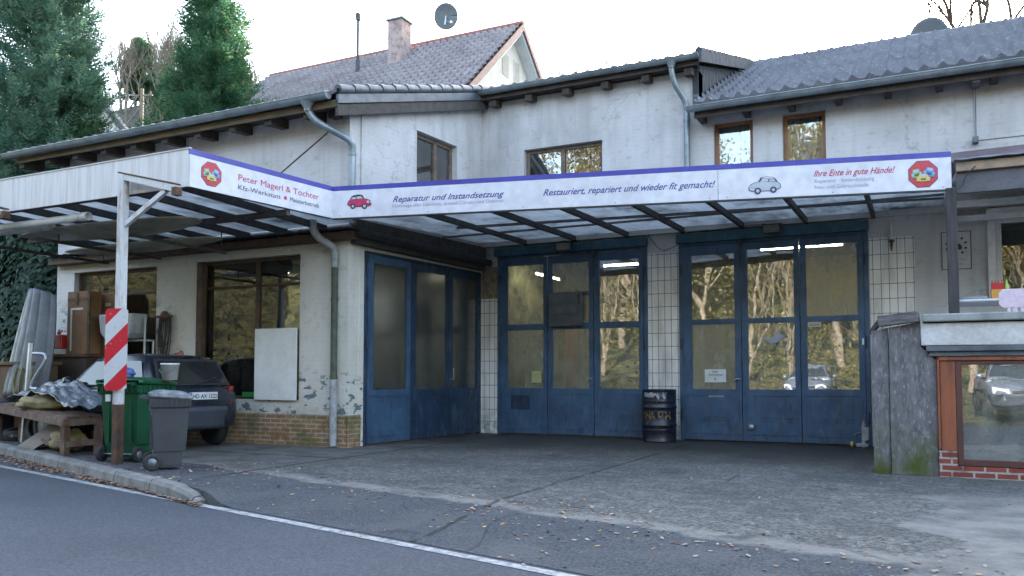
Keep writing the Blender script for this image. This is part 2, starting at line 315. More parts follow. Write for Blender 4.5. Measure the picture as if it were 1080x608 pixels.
# ground materials -----------------------------------------------------------------
def asphalt(name, base, agg, patches=.3):
    t = NT(name)
    sp = t.noise(60, 6, None, .7); f2 = t.noise(45, 8, None, .75)
    col = t.mix(t.mapr(f2, .44, .60), base, agg)
    col = t.mix(t.math('MULTIPLY', t.mapr(t.noise(.8, 6), .4, .68), patches), col, tuple(c * .55 for c in base))
    col = t.mix(t.math('MULTIPLY', t.mapr(t.vor(34), .15, .06), .8), col, (.20, .21, .23))
    return t.done(t.bsdf(col, .78, 0, t.bump(sp, .5, .008), .35))
M['road'] = asphalt('road_asphalt', (.038, .043, .055), (.080, .090, .108), .35)
def apron_mat():
    t = NT('forecourt_paving'); x, y, z = t.xyz()
    wob = t.math('MULTIPLY', t.math('SUBTRACT', t.noise(.9, 6, None, .6), .5), 1.0)
    base = t.mix(t.mapr(t.noise(24, 9, None, .8), .42, .58), (.045, .046, .046), (.175, .172, .160))
    peb = t.mapr(t.vor(26), .16, .05)
    base = t.mix(t.math('MULTIPLY', peb, .6), base, (.30, .29, .27))
    base = t.mix(t.math('MULTIPLY', t.mapr(t.noise(6, 8, None, .7), .48, .66), .5), base, (.28, .275, .26))
    base = t.mix(t.math('MULTIPLY', t.mapr(t.noise(.7, 7, None, .62), .44, .64), .55), base, (.040, .043, .048))
    # distance in front of strip line y = 5.55 - .262 x
    d = t.math('SUBTRACT', t.math('ADD', y, t.math('MULTIPLY', x, .262)), 5.53)
    dw = t.math('ADD', d, t.math('MULTIPLY', wob, .45))
    # newer smooth asphalt between strip and road line
    patch = t.mapr(dw, .0, -.05)
    smooth = t.mix(t.mapr(t.noise(48, 6, None, .7), .42, .62), (.042, .047, .056), (.105, .113, .126))
    smooth = t.mix(t.math('MULTIPLY', t.mapr(t.noise(1.6, 7, None, .6), .45, .66), .5), smooth, (.12, .12, .12))
    col = t.mix(patch, base, smooth)
    strip = t.math('MULTIPLY', t.mapr(dw, -.06, .02), t.mapr(dw, .26, .14))
    strip = t.math('MULTIPLY', strip, t.mapr(t.noise(2.4, 7, None, .65), .33, .50))
    col = t.mix(t.math('MULTIPLY', strip, .75), col, (.24, .23, .215))
    # pale concrete: left of the wing and right end
    left = t.math('MULTIPLY', t.mapr(t.math('ADD', x, t.math('MULTIPLY', wob, 2.0)), -6.6, -7.3), t.mapr(dw, 0, .1))
    conc = t.mix(t.mapr(t.noise(1.8, 8, None, .65), .4, .62), (.17, .165, .155), (.085, .085, .085))
    col = t.mix(t.math('MULTIPLY', left, .8), col, conc)
    rt = t.mapr(t.math('ADD', t.math('ADD', x, t.math('MULTIPLY', y, -.10)), t.math('MULTIPLY', wob, 2.6)), -.75, -.62)
    rt = t.math('MULTIPLY', rt, t.mapr(y, 9.3, 8.3))
    conc2 = t.mix(t.mapr(t.noise(1.7, 8, None, .65), .42, .66), (.25, .24, .225), (.10, .10, .10))
    col = t.mix(t.math('MULTIPLY', rt, .85), col, conc2)
    # wet dark zone near the doors and oil stains
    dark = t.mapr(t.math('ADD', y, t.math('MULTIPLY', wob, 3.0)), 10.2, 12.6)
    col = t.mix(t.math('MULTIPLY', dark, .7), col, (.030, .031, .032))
    oil = t.mapr(t.noise(1.35, 5, t.vec((1, 1.6, 1), loc=(3, 1, 0))), .63, .70)
    col = t.mix(t.math('MULTIPLY', oil, .6), col, (.025, .026, .028))
    # slab joints
    def joint(v, c, w):
        e = t.math('ABSOLUTE', t.math('SUBTRACT', t.math('ADD', v, t.math('MULTIPLY', wob, .12)), c))
        return t.mapr(e, w, w * .4)
    j = t.math('MULTIPLY', joint(x, -3.45, .035), t.math('MULTIPLY', t.mapr(t.noise(3, 5), .40, .52), .7))
    j = t.math('MAXIMUM', j, t.math('MULTIPLY', joint(y, 9.05, .03), t.mapr(x, -6.9, -7.1)))
    j = t.math('MAXIMUM', j, t.math('MULTIPLY', joint(x, -7.1, .03), t.mapr(y, 6, 7.2)))
    ck = t.n('ShaderNodeTexVoronoi', feature='DISTANCE_TO_EDGE', inp={'Scale': .55, 'Vector': t.n('ShaderNodeVectorMath', operation='ADD', inp={0: t.tc.outputs['Object'], 1: t.n('ShaderNodeCombineXYZ', inp={0: wob, 1: wob, 2: wob}).outputs[0]}).outputs[0]}).outputs[0]
    j = t.math('MAXIMUM', j, t.math('MULTIPLY', t.mapr(ck, .006, .002), t.math('MULTIPLY', t.mapr(t.noise(.6, 3), .5, .6), .5)))
    col = t.mix(j, col, (.018, .018, .018))
    rough = t.mapr(dark, 0, 1, .86, .62)
    h = t.math('SUBTRACT', t.noise(38, 7, None, .7), t.math('MULTIPLY', j, 1.5))
    nrm = t.bump(h, .9, .022); nrm = t.bump(t.noise(5, 6), .5, .06, nrm)
    return t.done(t.bsdf(col, rough, 0, nrm, .3))
M['apron'] = apron_mat()
def line_mat():
    t = NT('worn_road_line_paint')
    col = t.mix(t.mapr(t.noise(14, 9, None, .75), .44, .60), (.38, .38, .39), (.13, .14, .15))
    return t.done(t.bsdf(col, .7))
M['line'] = line_mat()
def kerb_mat():
    t = NT('kerb_stone'); x, y, z = t.xyz()
    col = t.mix(t.mapr(t.noise(4, 8, None, .65), .4, .65), (.24, .235, .225), (.13, .13, .12))
    s = t.math('ABSOLUTE', t.math('SUBTRACT', t.math('FRACT', t.math('MULTIPLY', x, 1.02)), .5))
    j = t.mapr(s, .012, .006)
    col = t.mix(j, col, (.04, .04, .04))
    return t.done(t.bsdf(col, .88, 0, t.bump(t.noise(50, 6), .5, .012), .25))
M['kerb'] = kerb_mat()
def leaf_mat(name, cols, trans=.35, rough=.6):
    t = NT(name)
    rnd = t.n('ShaderNodeNewGeometry').outputs['Random Per Island']
    rp = t.n('ShaderNodeValToRGB', inp={0: rnd}); el = rp.color_ramp.elements
    el[0].position = 0; el[0].color = (*cols[0], 1); el[1].position = 1; el[1].color = (*cols[-1], 1)
    for i, c in enumerate(cols[1:-1]): e = el.new((i + 1) / (len(cols) - 1)); e.color = (*c, 1)
    p = t.bsdf(rp.outputs[0], rough, 0, None, .3)
    tr = t.n('ShaderNodeBsdfTranslucent', inp={'Color': rp.outputs[0]}).outputs[0]
    return t.done(t.n('ShaderNodeMixShader', inp={0: trans, 1: p, 2: tr}).outputs[0])
M['spruce'] = leaf_mat('blue_green_conifer_sprays', [(.06, .15, .115), (.09, .20, .145), (.13, .23, .13), (.20, .27, .19)], .45)
M['fir'] = leaf_mat('deep_green_conifer_sprays', [(.03, .11, .065), (.045, .145, .085), (.07, .17, .08), (.16, .22, .09)], .45)
M['cypress'] = leaf_mat('small_cypress_sprays', [(.04, .09, .04), (.055, .12, .06), (.08, .14, .07)], .3)
M['ivy'] = leaf_mat('dark_ivy_leaves', [(.012, .032, .022), (.020, .05, .030), (.03, .065, .04)], .15)
M['autumn'] = leaf_mat('yellow_autumn_leaves', [(.36, .28, .08), (.28, .23, .08), (.17, .17, .06), (.32, .20, .06)], .5)
M['autumn_olive'] = leaf_mat('olive_undergrowth_leaves', [(.075, .08, .035), (.14, .13, .065), (.25, .20, .09), (.10, .10, .055), (.035, .045, .022)], .4)
M['litter'] = leaf_mat('fallen_leaf_litter', [(.16, .08, .05), (.34, .24, .20), (.12, .065, .045), (.42, .34, .32), (.34, .20, .06), (.26, .15, .11)], .0, .8)
M['plant'] = leaf_mat('window_plant_leaves', [(.03, .09, .03), (.06, .13, .05), (.12, .17, .10)], .3)

# ------------------------------------------------------------------ mesh helpers
class MB:
    def __init__(s): s.v = []; s.f = []; s.sm = []
    def add(s, vs, fs, smooth=False):
        o = len(s.v); s.v += [tuple(p) for p in vs]; s.f += [tuple(i + o for i in f) for f in fs]; s.sm += [smooth] * len(fs)
        return s
    def box(s, x0, x1, y0, y1, z0, z1):
        vs = [(x, y, z) for z in (z0, z1) for y in (y0, y1) for x in (x0, x1)]
        return s.add(vs, [(0, 2, 3, 1), (4, 5, 7, 6), (0, 1, 5, 4), (2, 6, 7, 3), (0, 4, 6, 2), (1, 3, 7, 5)])
    def hexa(s, p):  # 8 pts: bottom ring 0-3, top ring 4-7
        return s.add(p, [(3, 2, 1, 0), (4, 5, 6, 7), (0, 1, 5, 4), (1, 2, 6, 5), (2, 3, 7, 6), (3, 0, 4, 7)])
    def beam(s, p0, p1, w, h, up=(0, 0, 1)):
        p0 = Vector(p0); p1 = Vector(p1); d = (p1 - p0).normalized(); side = d.cross(Vector(up)).normalized(); u = side.cross(d)
        pts = []
        for c in (p0, p1):
            pts.append([c - side * w / 2 - u * h / 2, c + side * w / 2 - u * h / 2, c + side * w / 2 + u * h / 2, c - side * w / 2 + u * h / 2])
        return s.hexa([*pts[0], *pts[1]])
    def tube(s, pts, r, n=10, cap=True):
        pts = [Vector(p) for p in pts]; rs = r if isinstance(r, (list, tuple)) else [r] * len(pts)
        rings = []; prev = None
        for i, p in enumerate(pts):
            a = pts[max(i - 1, 0)]; b = pts[min(i + 1, len(pts) - 1)]; d = (b - a).normalized()
            if prev is None:
                prev = d.cross(Vector((0, 0, 1)) if abs(d.z) < .9 else Vector((1, 0, 0))).normalized()
            side = (prev - d * prev.dot(d)).normalized(); prev = side; up = d.cross(side)
            rings.append([p + (side * math.cos(2 * math.pi * k / n) + up * math.sin(2 * math.pi * k / n)) * rs[i] for k in range(n)])
        vs = [q for r_ in rings for q in r_]; fs = []
        for i in range(len(pts) - 1):
            for k in range(n):
                fs.append((i * n + k, i * n + (k + 1) % n, (i + 1) * n + (k + 1) % n, (i + 1) * n + k))
        s.add(vs, fs, True)
        if cap:
            s.add(rings[0], [tuple(range(n - 1, -1, -1))]); s.add(rings[-1], [tuple(range(n))])
        return s
    def lathe(s, prof, n=24, c=(0, 0, 0), axis='z'):
        vs = []
        for r, h in prof:
            for k in range(n):
                a = 2 * math.pi * k / n; x, y = r * math.cos(a), r * math.sin(a)
                if axis == 'z': p = (x, y, h)
                elif axis == 'y': p = (x, h, y)
                else: p = (h, x, y)
                vs.append((p[0] + c[0], p[1] + c[1], p[2] + c[2]))
        fs = [(i * n + k, i * n + (k + 1) % n, (i + 1) * n + (k + 1) % n, (i + 1) * n + k) for i in range(len(prof) - 1) for k in range(n)]
        s.add(vs, fs, True)
        s.add(vs[:n], [tuple(range(n))]); s.add(vs[-n:], [tuple(range(n))]); return s
    def prism(s, poly, fn, d0, d1):   # poly in 2d, fn(a,b,d)->3d
        n = len(poly); vs = [fn(a, b, d0) for a, b in poly] + [fn(a, b, d1) for a, b in poly]
        return s.add(vs, [tuple(range(n - 1, -1, -1)), tuple(range(n, 2 * n))] + [(i, (i + 1) % n, n + (i + 1) % n, n + i) for i in range(n)])
    def grid(s, nx, ny, fn, smooth=True):
        vs = [fn(i / nx, j / ny) for j in range(ny + 1) for i in range(nx + 1)]
        return s.add(vs, [(j * (nx + 1) + i, j * (nx + 1) + i + 1, (j + 1) * (nx + 1) + i + 1, (j + 1) * (nx + 1) + i) for j in range(ny) for i in range(nx)], smooth)

def ob(name, mb, mat, parent=None, bevel=0, off=None, recalc=True, solid=0, angle=None):
    me = bpy.data.meshes.new(name); me.from_pydata(mb.v, [], mb.f)
    me.polygons.foreach_set('use_smooth', mb.sm)
    if recalc:
        bm = bmesh.new(); bm.from_mesh(me); bmesh.ops.recalc_face_normals(bm, faces=bm.faces)
        bm.to_mesh(me); bm.free()
    me.update()
    o = bpy.data.objects.new(name, me); COL.objects.link(o)
    if mat: me.materials.append(M[mat] if isinstance(mat, str) else mat)
    if parent:
        o.parent = parent
        if parent.get('worldmode'): o.location = -Vector(parent['base'])
        elif parent.type == 'MESH': pass
    if bevel:
        b = o.modifiers.new('bevel', 'BEVEL'); b.width = bevel; b.segments = 2; b.limit_method = 'ANGLE'; b.angle_limit = R(40)
    if solid:
        q = o.modifiers.new('solid', 'SOLIDIFY'); q.thickness = solid; q.offset = 0
    return o
def thing(name, label, cat, loc=(0, 0, 0), rz=0, group=None, world=True):
    o = bpy.data.objects.new(name, None); COL.objects.link(o)
    o.location = loc; o.rotation_euler = (0, 0, rz); o['label'] = label; o['category'] = cat
    if group: o['group'] = group
    if world: o['worldmode'] = 1; o['base'] = tuple(float(c) for c in loc)
    return o
def tag(o, label, cat, group=None):
    o['label'] = label; o['category'] = cat
    if group: o['group'] = group
    return o
def struct(name, mb, mat, **kw):
    o = ob(name, mb, mat, **kw); o['kind'] = 'structure'; return o
def txt(name, s, mat, fn, x0, x1, y0, cap, parent, shear=0, bold=0, depth=.002, d=.003, res=3):
    """lettering fitted between x0 and x1 on a plane fn(x, y, d); cap = capital height"""
    cu = bpy.data.curves.new(name, 'FONT'); cu.body = s; cu.size = 1; cu.shear = shear; cu.offset = bold; cu.resolution_u = res
    tmp = bpy.data.objects.new(name, cu); COL.objects.link(tmp); bpy.context.view_layer.update()
    me = bpy.data.meshes.new_from_object(tmp); COL.objects.unlink(tmp); bpy.data.objects.remove(tmp)
    xs = [v.co.x for v in me.vertices]; sx = (x1 - x0) / (max(xs) - min(xs)); mx = min(xs); sy = cap / .73
    vs = [fn(x0 + (v.co.x - mx) * sx, y0 + v.co.y * sy, d) for v in me.vertices]
    mb = MB().add(vs, [tuple(p.vertices) for p in me.polygons])
    return ob(name, mb, mat, parent, recalc=False)

def PV(v):   # wall plane facing the street: a = u along wall, b = z, d outwards
    return lambda a, b, d: (a, v - d, b)
SKEW = .078     # the wing's side wall opens a few degrees towards the forecourt
def sk(v): return SKEW * (v - 10.4)
def PU(u):
    if abs(u + 8.02) < .3: return lambda a, b, d: (u + d + sk(a), a, b)
    return lambda a, b, d: (u + d, a, b)
def fbox(mb, fn, a0, a1, b0, b1, d0, d1):
    return mb.prism([(a0, b0), (a1, b0), (a1, b1), (a0, b1)], fn, d0, d1)
def gridwall(mb, fn, a_, b_, holes, th, warp=None):
    """wall with openings, one closed skin; holes = (a0,a1,b0,b1)"""
    A = sorted(set([a_[0], a_[1]] + [h[i] for h in holes for i in (0, 1)])); B = sorted(set([b_[0], b_[1]] + [h[i] for h in holes for i in (2, 3)]))
    A = [a for a in A if a_[0] <= a <= a_[1]]; B = [b for b in B if b_[0] <= b <= b_[1]]
    w = warp or (lambda a, b: b)
    def solid(i, j):
        if i < 0 or j < 0 or i >= len(A) - 1 or j >= len(B) - 1: return False
        ca, cb = (A[i] + A[i + 1]) / 2, (B[j] + B[j + 1]) / 2
        return not any(h[0] < ca < h[1] and h[2] < cb < h[3] for h in holes)
    def P(i, j, d): return fn(A[i], w(A[i], B[j]), d)
    for i in range(len(A) - 1):
        for j in range(len(B) - 1):
            if not solid(i, j): continue
            for d in (0, -th): mb.add([P(i, j, d), P(i + 1, j, d), P(i + 1, j + 1, d), P(i, j + 1, d)], [(0, 1, 2, 3)])
            for (di, dj, e) in ((-1, 0, ((i, j), (i, j + 1))), (1, 0, ((i + 1, j), (i + 1, j + 1))), (0, -1, ((i, j), (i + 1, j))), (0, 1, ((i, j + 1), (i + 1, j + 1)))):
                if not solid(i + di, j + dj):
                    (p, q), (r_, s_) = e
                    mb.add([P(p, q, 0), P(r_, s_, 0), P(r_, s_, -th), P(p, q, -th)], [(0, 1, 2, 3)])
    return mb

BV, LV, SU = 14.2, 10.4, -8.02
sstep = lambda a, b, x: (lambda t: t * t * (3 - 2 * t))(min(1, max(0, (x - a) / (b - a))))
line_v = lambda u: 4.32 - .246 * u
kerb_v = lambda u: 3.82 - .345 * u
strip_v = lambda u: 5.53 - .262 * u
def apron_edge(u): 
    k = sstep(-5.9, -6.3, u) if u > -6.3 else 1.0
    k = 1.0 if u <= -6.3 else (0.0 if u >= -5.9 else (-5.9 - u) / .4)
    return k * (kerb_v(u) - .02) + (1 - k) * (line_v(u) + .10)
def apron_z(u, v):
    if u <= -6.3: return 0.0
    k = min(1, (u + 6.3) / .35)
    return -.118 * k * (1 - sstep(line_v(u) + .1, strip_v(u) + .35, v))

# ------------------------------------------------------------------ ground, road, kerb
g = MB().grid(60, 60, lambda a, b: ((a - .5) * 400, (b - .5) * 400, -.17))
struct('ground', g, 'soil')
rd = MB()
US = [-60, -40, -25] + [-16 + i for i in range(30)] + [20, 40, 60]
rd.grid(len(US) - 1, 6, lambda a, b: (US[round(a * (len(US) - 1))], (line_v(US[round(a * (len(US) - 1))]) + .9) * b + (line_v(US[round(a * (len(US) - 1))]) - 6.6) * (1 - b), -.124))
struct('road', rd, 'road')
ap = MB(); NU, NV = 130, 46
def apf(a, b):
    u = -17 + 28 * a; e = apron_edge(u); b2 = b ** 1.7; v = e + (24 - e) * b2
    return (u, v, apron_z(u, v))
ap.grid(NU, NV, apf)
_e = [apf(i / NU, 0) for i in range(NU + 1)]; ap.add(_e + [(p_[0], p_[1] - .01, -.16) for p_ in _e], [(i, i + 1, NU + 2 + i, NU + 1 + i) for i in range(NU)])
struct('forecourt', ap, 'apron')
ln = MB().grid(80, 1, lambda a, b: (-30 + 50 * a, line_v(-30 + 50 * a) - .05 + .10 * b, -.120))
ln2 = ln
struct('road_edge_line', ln, 'line')
kb = MB()
ks = [-24 + i * .4 for i in range(44)] + [-6.45, -6.30]
sec = []
for i, u in enumerate(ks):
    v = kerb_v(u); drop = 0 if i < len(ks) - 3 else [.01, .05, .11][i - (len(ks) - 3)]
    t_ = .02 - drop
    sec.append([(u, v + .0, -.14), (u - .0, v - .17, -.14), (u, v - .155, t_ - .035), (u, v - .12, t_), (u, v, t_ + .0)])
for i in range(len(sec) - 1):
    for k in range(4):
        kb.add([sec[i][k], sec[i + 1][k], sec[i + 1][k + 1], sec[i][k + 1]], [(0, 1, 2, 3)])
kb.add(sec[-1], [(0, 1, 2, 3, 4)])
struct('kerb', kb, 'kerb')
ks2 = MB()
for i in range(14):
    pass
# far pavement and bank behind the camera, reflected in the glass
bk = MB()
def bank_z(u, v):
    b = (line_v(u) - 6.6 - v) / 40
    return -.13 + 13 * sstep(.10, .9, b) * (1 + .12 * noise.noise(Vector((u * .12, v * .1, 4)))) + .5 * noise.noise(Vector((u * .3, v * .3, 0))) * sstep(.1, .3, b)
def bankf(a, b):
    u = -55 + 95 * a; v0 = line_v(u) - 6.6; v = v0 - 40 * b; z = bank_z(u, v)
    return (u, v, z)
bk.grid(60, 30, bankf); struct('bank', bk, 'soil')

# ------------------------------------------------------------------ the garage building
G = thing('garage_building', 'long white two storey garage building with blue folding doors and tiled roofs', 'building', (-4, 14.2, 0))
D2 = (-7.36, -4.37, -.1, 3.42); D3 = (-3.80, -.76, -.1, 3.42); D1 = (10.77, 14.15, -.1, 3.10)
W2a = (-6.80, -5.21, 4.25, 5.44); W3a = (-3.17, -2.51, 4.35, 5.47); W3b = (-2.03, -1.355, 4.35, 5.46); WT = (.99, 2.6, 2.30, 3.47)
WL1 = (-11.24, -8.98, .72, 3.08); WL2 = (-14.5, -12.26, .72, 3.07); WS = (12.12, 13.35, 4.2, 5.42)
mb = MB(); gridwall(mb, PV(BV), (-7.98, .76), (-.1, 5.62), [D2, D3, W2a, W3a, W3b], .3); ob('main_wall', mb, 'wall_up', G)
mb = MB(); gridwall(mb, PV(BV), (.76, 9), (-.1, 4.66), [WT], .3); ob('terrace_wall', mb, 'wall_grey', G)
mb = MB(); gridwall(mb, PV(BV - .02), (.762, 9), (4.66, 5.62), [], .3); ob('upper_right_wall', mb, 'wall_up', G)
mb = MB(); mb.prism([(-7.98, 5.62), (-3.42, 5.62), (-3.42, 6.45), (-7.98, 6.45)], PV(BV), 0, -.3); ob('main_wall_top', mb, 'wall_up', G)
rz = lambda v: 5.40 + .303 * (v - 9.95)
mb = MB(); gridwall(mb, PV(LV), (-15, SU), (-.1, 3.3), [WL1, WL2], .28); ob('wing_lower_wall', mb, 'wall_low', G)
mb = MB(); gridwall(mb, PV(LV), (-15, SU), (3.3, 5.33), [], .28); ob('wing_upper_wall', mb, 'wall_up', G)
mb = MB(); gridwall(mb, PU(SU), (LV + .28, 14.199), (-.1, 3.3), [D1], .28); ob('wing_side_lower_wall', mb, 'wall_low', G)
mb = MB(); mb.prism([(LV + .28, 3.3), (12, 3.3), (12, rz(12) - .08), (LV + .28, rz(LV + .28) - .08)], PU(SU), 0, -.28)
gridwall(mb, PU(SU), (12, 14.199), (3.3, 5.6), [WS], .28, warp=lambda a, b: b if b < 5.55 else rz(a) - .08); ob('wing_side_upper_wall', mb, 'wall_up', G)
mb = MB(); gridwall(mb, PU(-15), (LV + .282, 18.5), (-.1, 5.3), [], -.28); ob('wing_end_wall', mb, 'wall_grey', G)
# tan brick plinth of the wing
mb = MB(); fbox(mb, PV(LV), -15, SU + .012, 0, .50, .004, .012); mb.prism([(LV - .012, 0), (10.70, 0), (10.70, .50), (LV - .012, .50)], PU(SU), .004, .012); ob('brick_plinth', mb, 'brick_tan', G)
# tiles beside the doors
for a0, a1, b0, b1 in ((-4.365, -3.81, .0, 3.28), (-.745, -.10, .0, 3.28), (-7.96, -7.37, 0, 2.60), (-7.96, -7.80, 2.60, 2.9)):
    mb = MB(); fbox(mb, PV(BV), a0, a1, b0, b1, .001, .010); ob('wall_tiles', mb, 'tiles', G)
mb = MB(); fbox(mb, PV(BV), -7.79, -7.37, 2.605, 3.22, .001, .006); ob('bare_tile_bed', mb, 'tile_glue', G)
# interiors
mb = MB(); 
def room(mb, x0, x1, y0, y1, z0, z1):
    return mb.box(x0, x1, y0, y1, z0, z1)
room(mb, -7.7, 2.5, 14.52, 20.5, -.02, 3.9)
# open the front: remove face y0
mb.f = [f for i, f in enumerate(mb.f) if i != 2]; mb.sm = mb.sm[:-1]
ob('workshop_interior', mb, 'wall_in', G, recalc=False)
mb = MB(); room(mb, -14.7, -8.28, 10.70, 17.5, -.02, 3.9); mb.f = [f for i, f in enumerate(mb.f) if i not in (2, 5)]; mb.sm = mb.sm[:-2]
ob('wing_interior', mb, 'wall_in', G, recalc=False)
mb = MB(); mb.box(-14.7, -8.28, 10.7, 17.5, .0, .01); mb.box(-7.7, 2.5, 14.52, 20.5, 0, .01); ob('workshop_floor', mb, 'floor_in', G)
# upper rooms: dark boxes behind the windows
for (x0, x1, y0, y1) in ((-7.6, -4.2, 14.52, 17), (-3.9, .5, 14.52, 17)):
    mb = MB(); room(mb, x0, x1, y0, y1, 4.0, 5.6); mb.f = [f for i, f in enumerate(mb.f) if i != 2]; mb.sm = mb.sm[:-1]; ob('upper_room', mb, 'wall_in', G, recalc=False)
mb = MB(); room(mb, .78, 6, 14.52, 18, 4.05 - 2.2, 4.0); mb.f = [f for i, f in enumerate(mb.f) if i != 2]; mb.sm = mb.sm[:-1]; ob('terrace_room', mb, 'wall_in', G, recalc=False)
mb = MB(); room(mb, -12, -8.28, 11.5, 14.1, 4.0, 5.55); mb.f = [f for i, f in enumerate(mb.f) if i != 5]; mb.sm = mb.sm[:-1]; ob('side_room', mb, 'wall_in', G, recalc=False)

# windows
def window(fn, hole, mat, gl, w=.07, mull=(), trans=(), inset=.10, name='window', curtain=None, sill=None):
    a0, a1, b0, b1 = hole; mb = MB()
    fbox(mb, fn, a0 + .002, a0 + w, b0 + .002, b1 - .002, -inset - .06, -inset); fbox(mb, fn, a1 - w, a1 - .002, b0 + .002, b1 - .002, -inset - .06, -inset)
    fbox(mb, fn, a0 + w, a1 - w, b1 - w, b1 - .002, -inset - .059, -inset - .001); fbox(mb, fn, a0 + w, a1 - w, b0 + .002, b0 + w, -inset - .059, -inset - .001)
    for m in mull: fbox(mb, fn, m - w * .6, m + w * .6, b0 + w, b1 - w, -inset - .057, -inset + .008)
    for m in trans: fbox(mb, fn, a0 + w, a1 - w, m - w * .35, m + w * .35, -inset - .055, -inset - .003)
    fr = ob(name, mb, mat, G, bevel=.006)
    mb = MB(); fbox(mb, fn, a0 + w * .9, a1 - w * .9, b0 + w * .9, b1 - w * .9, -inset - .036, -inset - .030); ob('pane', mb, gl, fr)
    if curtain:
        mb = MB(); mb.grid(60, 1, lambda a, b: fn(a0 + .02 + (a1 - a0 - .04) * a, b0 + (b1 - b0) * b, -inset - .16 + .025 * math.sin(a * 55))); ob('curtain', mb, 'curtain', fr)
    if sill:
        mb = MB(); fbox(mb, fn, a0 - .05, a1 + .05, b0 - .04, b0, -inset, .05); ob('sill', mb, sill, fr)
    return fr
window(PV(BV), W2a, 'grey_window_wood', 'glass_up', .07, mull=(-6.03,))
window(PV(BV), W3a, 'orange_wood', 'glass_up', .065, curtain=1)
window(PV(BV), W3b, 'orange_wood', 'glass_up', .065, curtain=1)
for (wa, wb, wh) in ((W3a, .15, 4.98), (W3b, .20, 4.93)):
    cx_ = (wa[0] + wa[1]) / 2; mb = MB()
    for q in ((0,) if wh > 4.95 else (-.13, .13)):
        mb.prism([(cx_ + q + (wb if k % 2 else wb * .45) * .7 * math.cos(R(90 + 36 * k)), wh + (wb if k % 2 else wb * .45) * .7 * math.sin(R(90 + 36 * k))) for k in range(10)], PV(BV), -.215, -.205)
    st_ = tag(ob('window_star', mb, 'paper'), 'white paper star hanging in the ' + ('left' if wh > 4.95 else 'right') + ' of the two orange framed upstairs windows', 'ornament')
window(PU(SU), WS, 'grey_window_wood', 'glass_up', .08, mull=(12.8,))
window(PV(LV), WL1, 'brown_wood', 'glass', .06, mull=(-9.98,), trans=(2.62,))
window(PV(LV), WL2, 'brown_wood', 'glass', .06, mull=(-13.3,), trans=(2.62,))
fr = window(PV(BV), WT, 'table_white', 'glass_up', .08, inset=.06)
mb = MB(); fbox(mb, PV(BV), .87, 2.7, 3.475, 3.60, .002, .10); ob('shutter_box', mb, 'concrete', fr, bevel=.01)
mb = MB(); fbox(mb, PV(BV), .88, .985, 2.25, 3.47, .002, .05); ob('window_jamb', mb, 'concrete', fr, bevel=.006)
mb = MB(); fbox(mb, PV(LV), WL1[0] - .03, WL1[0] + .10, WL1[2], WL1[3], -.09, .012); ob('door_post_board', mb, 'brown_wood', G, bevel=.006)

# garage doors ---------------------------------------------------------------
def leaf(parent, fn, a0, a1, b0, b1, panes, mat, glass, rail=.0, vents=(), d=.04):
    """one folding leaf: steel frame, lower panel, panes = list of (a0,a1,b0,b1,glass)"""
    holes = [p[:4] for p in panes]; mb = MB()
    f2 = lambda a, b, dd: fn(a, b, dd + d)
    gridwall(mb, f2, (a0, a1), (b0, b1), holes, .045)
    o = ob('door_leaf', mb, mat, parent, bevel=.004)
    mb = MB()
    pb = min(h[2] for h in holes) - .06    # raised border round the lower panel
    for (x0, x1, y0, y1) in ((a0 + .04, a1 - .04, pb - .035, pb), (a0 + .04, a1 - .04, b0 + .10, b0 + .135)):
        fbox(mb, f2, x0, x1, y0, y1, .001, .012)
    for x in (a0 + .04, a1 - .065): fbox(mb, f2, x, x + .025, b0 + .135, pb - .035, .001, .011)
    for v in vents:
        for k in range(2): fbox(mb, f2, v, v + .11, b0 + .33 + k * .05, b0 + .345 + k * .05, .001, .016)
    ob('panel_rib', mb, mat, o)
    for p in panes:
        mb = MB(); fbox(mb, f2, p[0] - .004, p[1] + .004, p[2] - .004, p[3] + .004, -.028, -.022); ob('pane', mb, p[4], o)
        mb = MB()
        for (x0, x1, y0, y1) in ((p[0], p[0] + .014, p[2], p[3]), (p[1] - .014, p[1], p[2], p[3]), (p[0] + .014, p[1] - .014, p[2], p[2] + .014), (p[0] + .014, p[1] - .014, p[3] - .014, p[3])):
            fbox(mb, f2, x0, x1, y0, y1, -.02, -.006)
        ob('pane_bead', mb, mat, o)
    return o
def door_frame(mb, fn, a0, a1, b1, w=.08, hd=.10):
    fbox(mb, fn, a0, a0 + w, 0, b1, -.08, .025); fbox(mb, fn, a1 - w, a1, 0, b1, -.08, .025); fbox(mb, fn, a0 + w, a1 - w, b1 - hd, b1, -.08, .024)
GD = 'garage_door'
# door 2
mb = MB(); door_frame(mb, PV(BV), D2[0] + .003, D2[1] - .003, 3.417, .07, .06); d2 = ob(GD, mb, 'blue', G, bevel=.005); d2['label'] = 'middle folding door with a dark louvred box in its centre pane'
mb = MB(); fbox(mb, PV(BV), D2[0] - .02, D2[1] + .02, 3.40, 3.56, .03, .14); ob('door_header', mb, 'teal', d2, bevel=.006)
xs = [-7.285, -6.29, -5.37, -4.445]
leaf(d2, PV(BV), xs[0], xs[1] - .014, .03, 3.35, [(-7.14, -6.37, .865, 1.985, 'glass_frost'), (-7.14, -6.37, 2.07, 3.22, 'glass_frost')], 'blue', 0)
leaf(d2, PV(BV), xs[1], xs[2] - .014, .03, 3.35, [(-6.205, -5.455, .865, 1.985, 'glass_frost'), (-6.205, -5.455, 2.645, 3.22, 'glass_frost'), (-6.205, -5.455, 2.07, 2.60, 'glass_frost')], 'blue', 0)
leaf(d2, PV(BV), xs[2], xs[3], .03, 3.35, [(-5.28, -4.51, .865, 1.985, 'glass_mirror'), (-5.28, -4.51, 2.07, 3.22, 'glass_mirror')], 'blue', 0, vents=(-5.1, -4.92, -4.74))
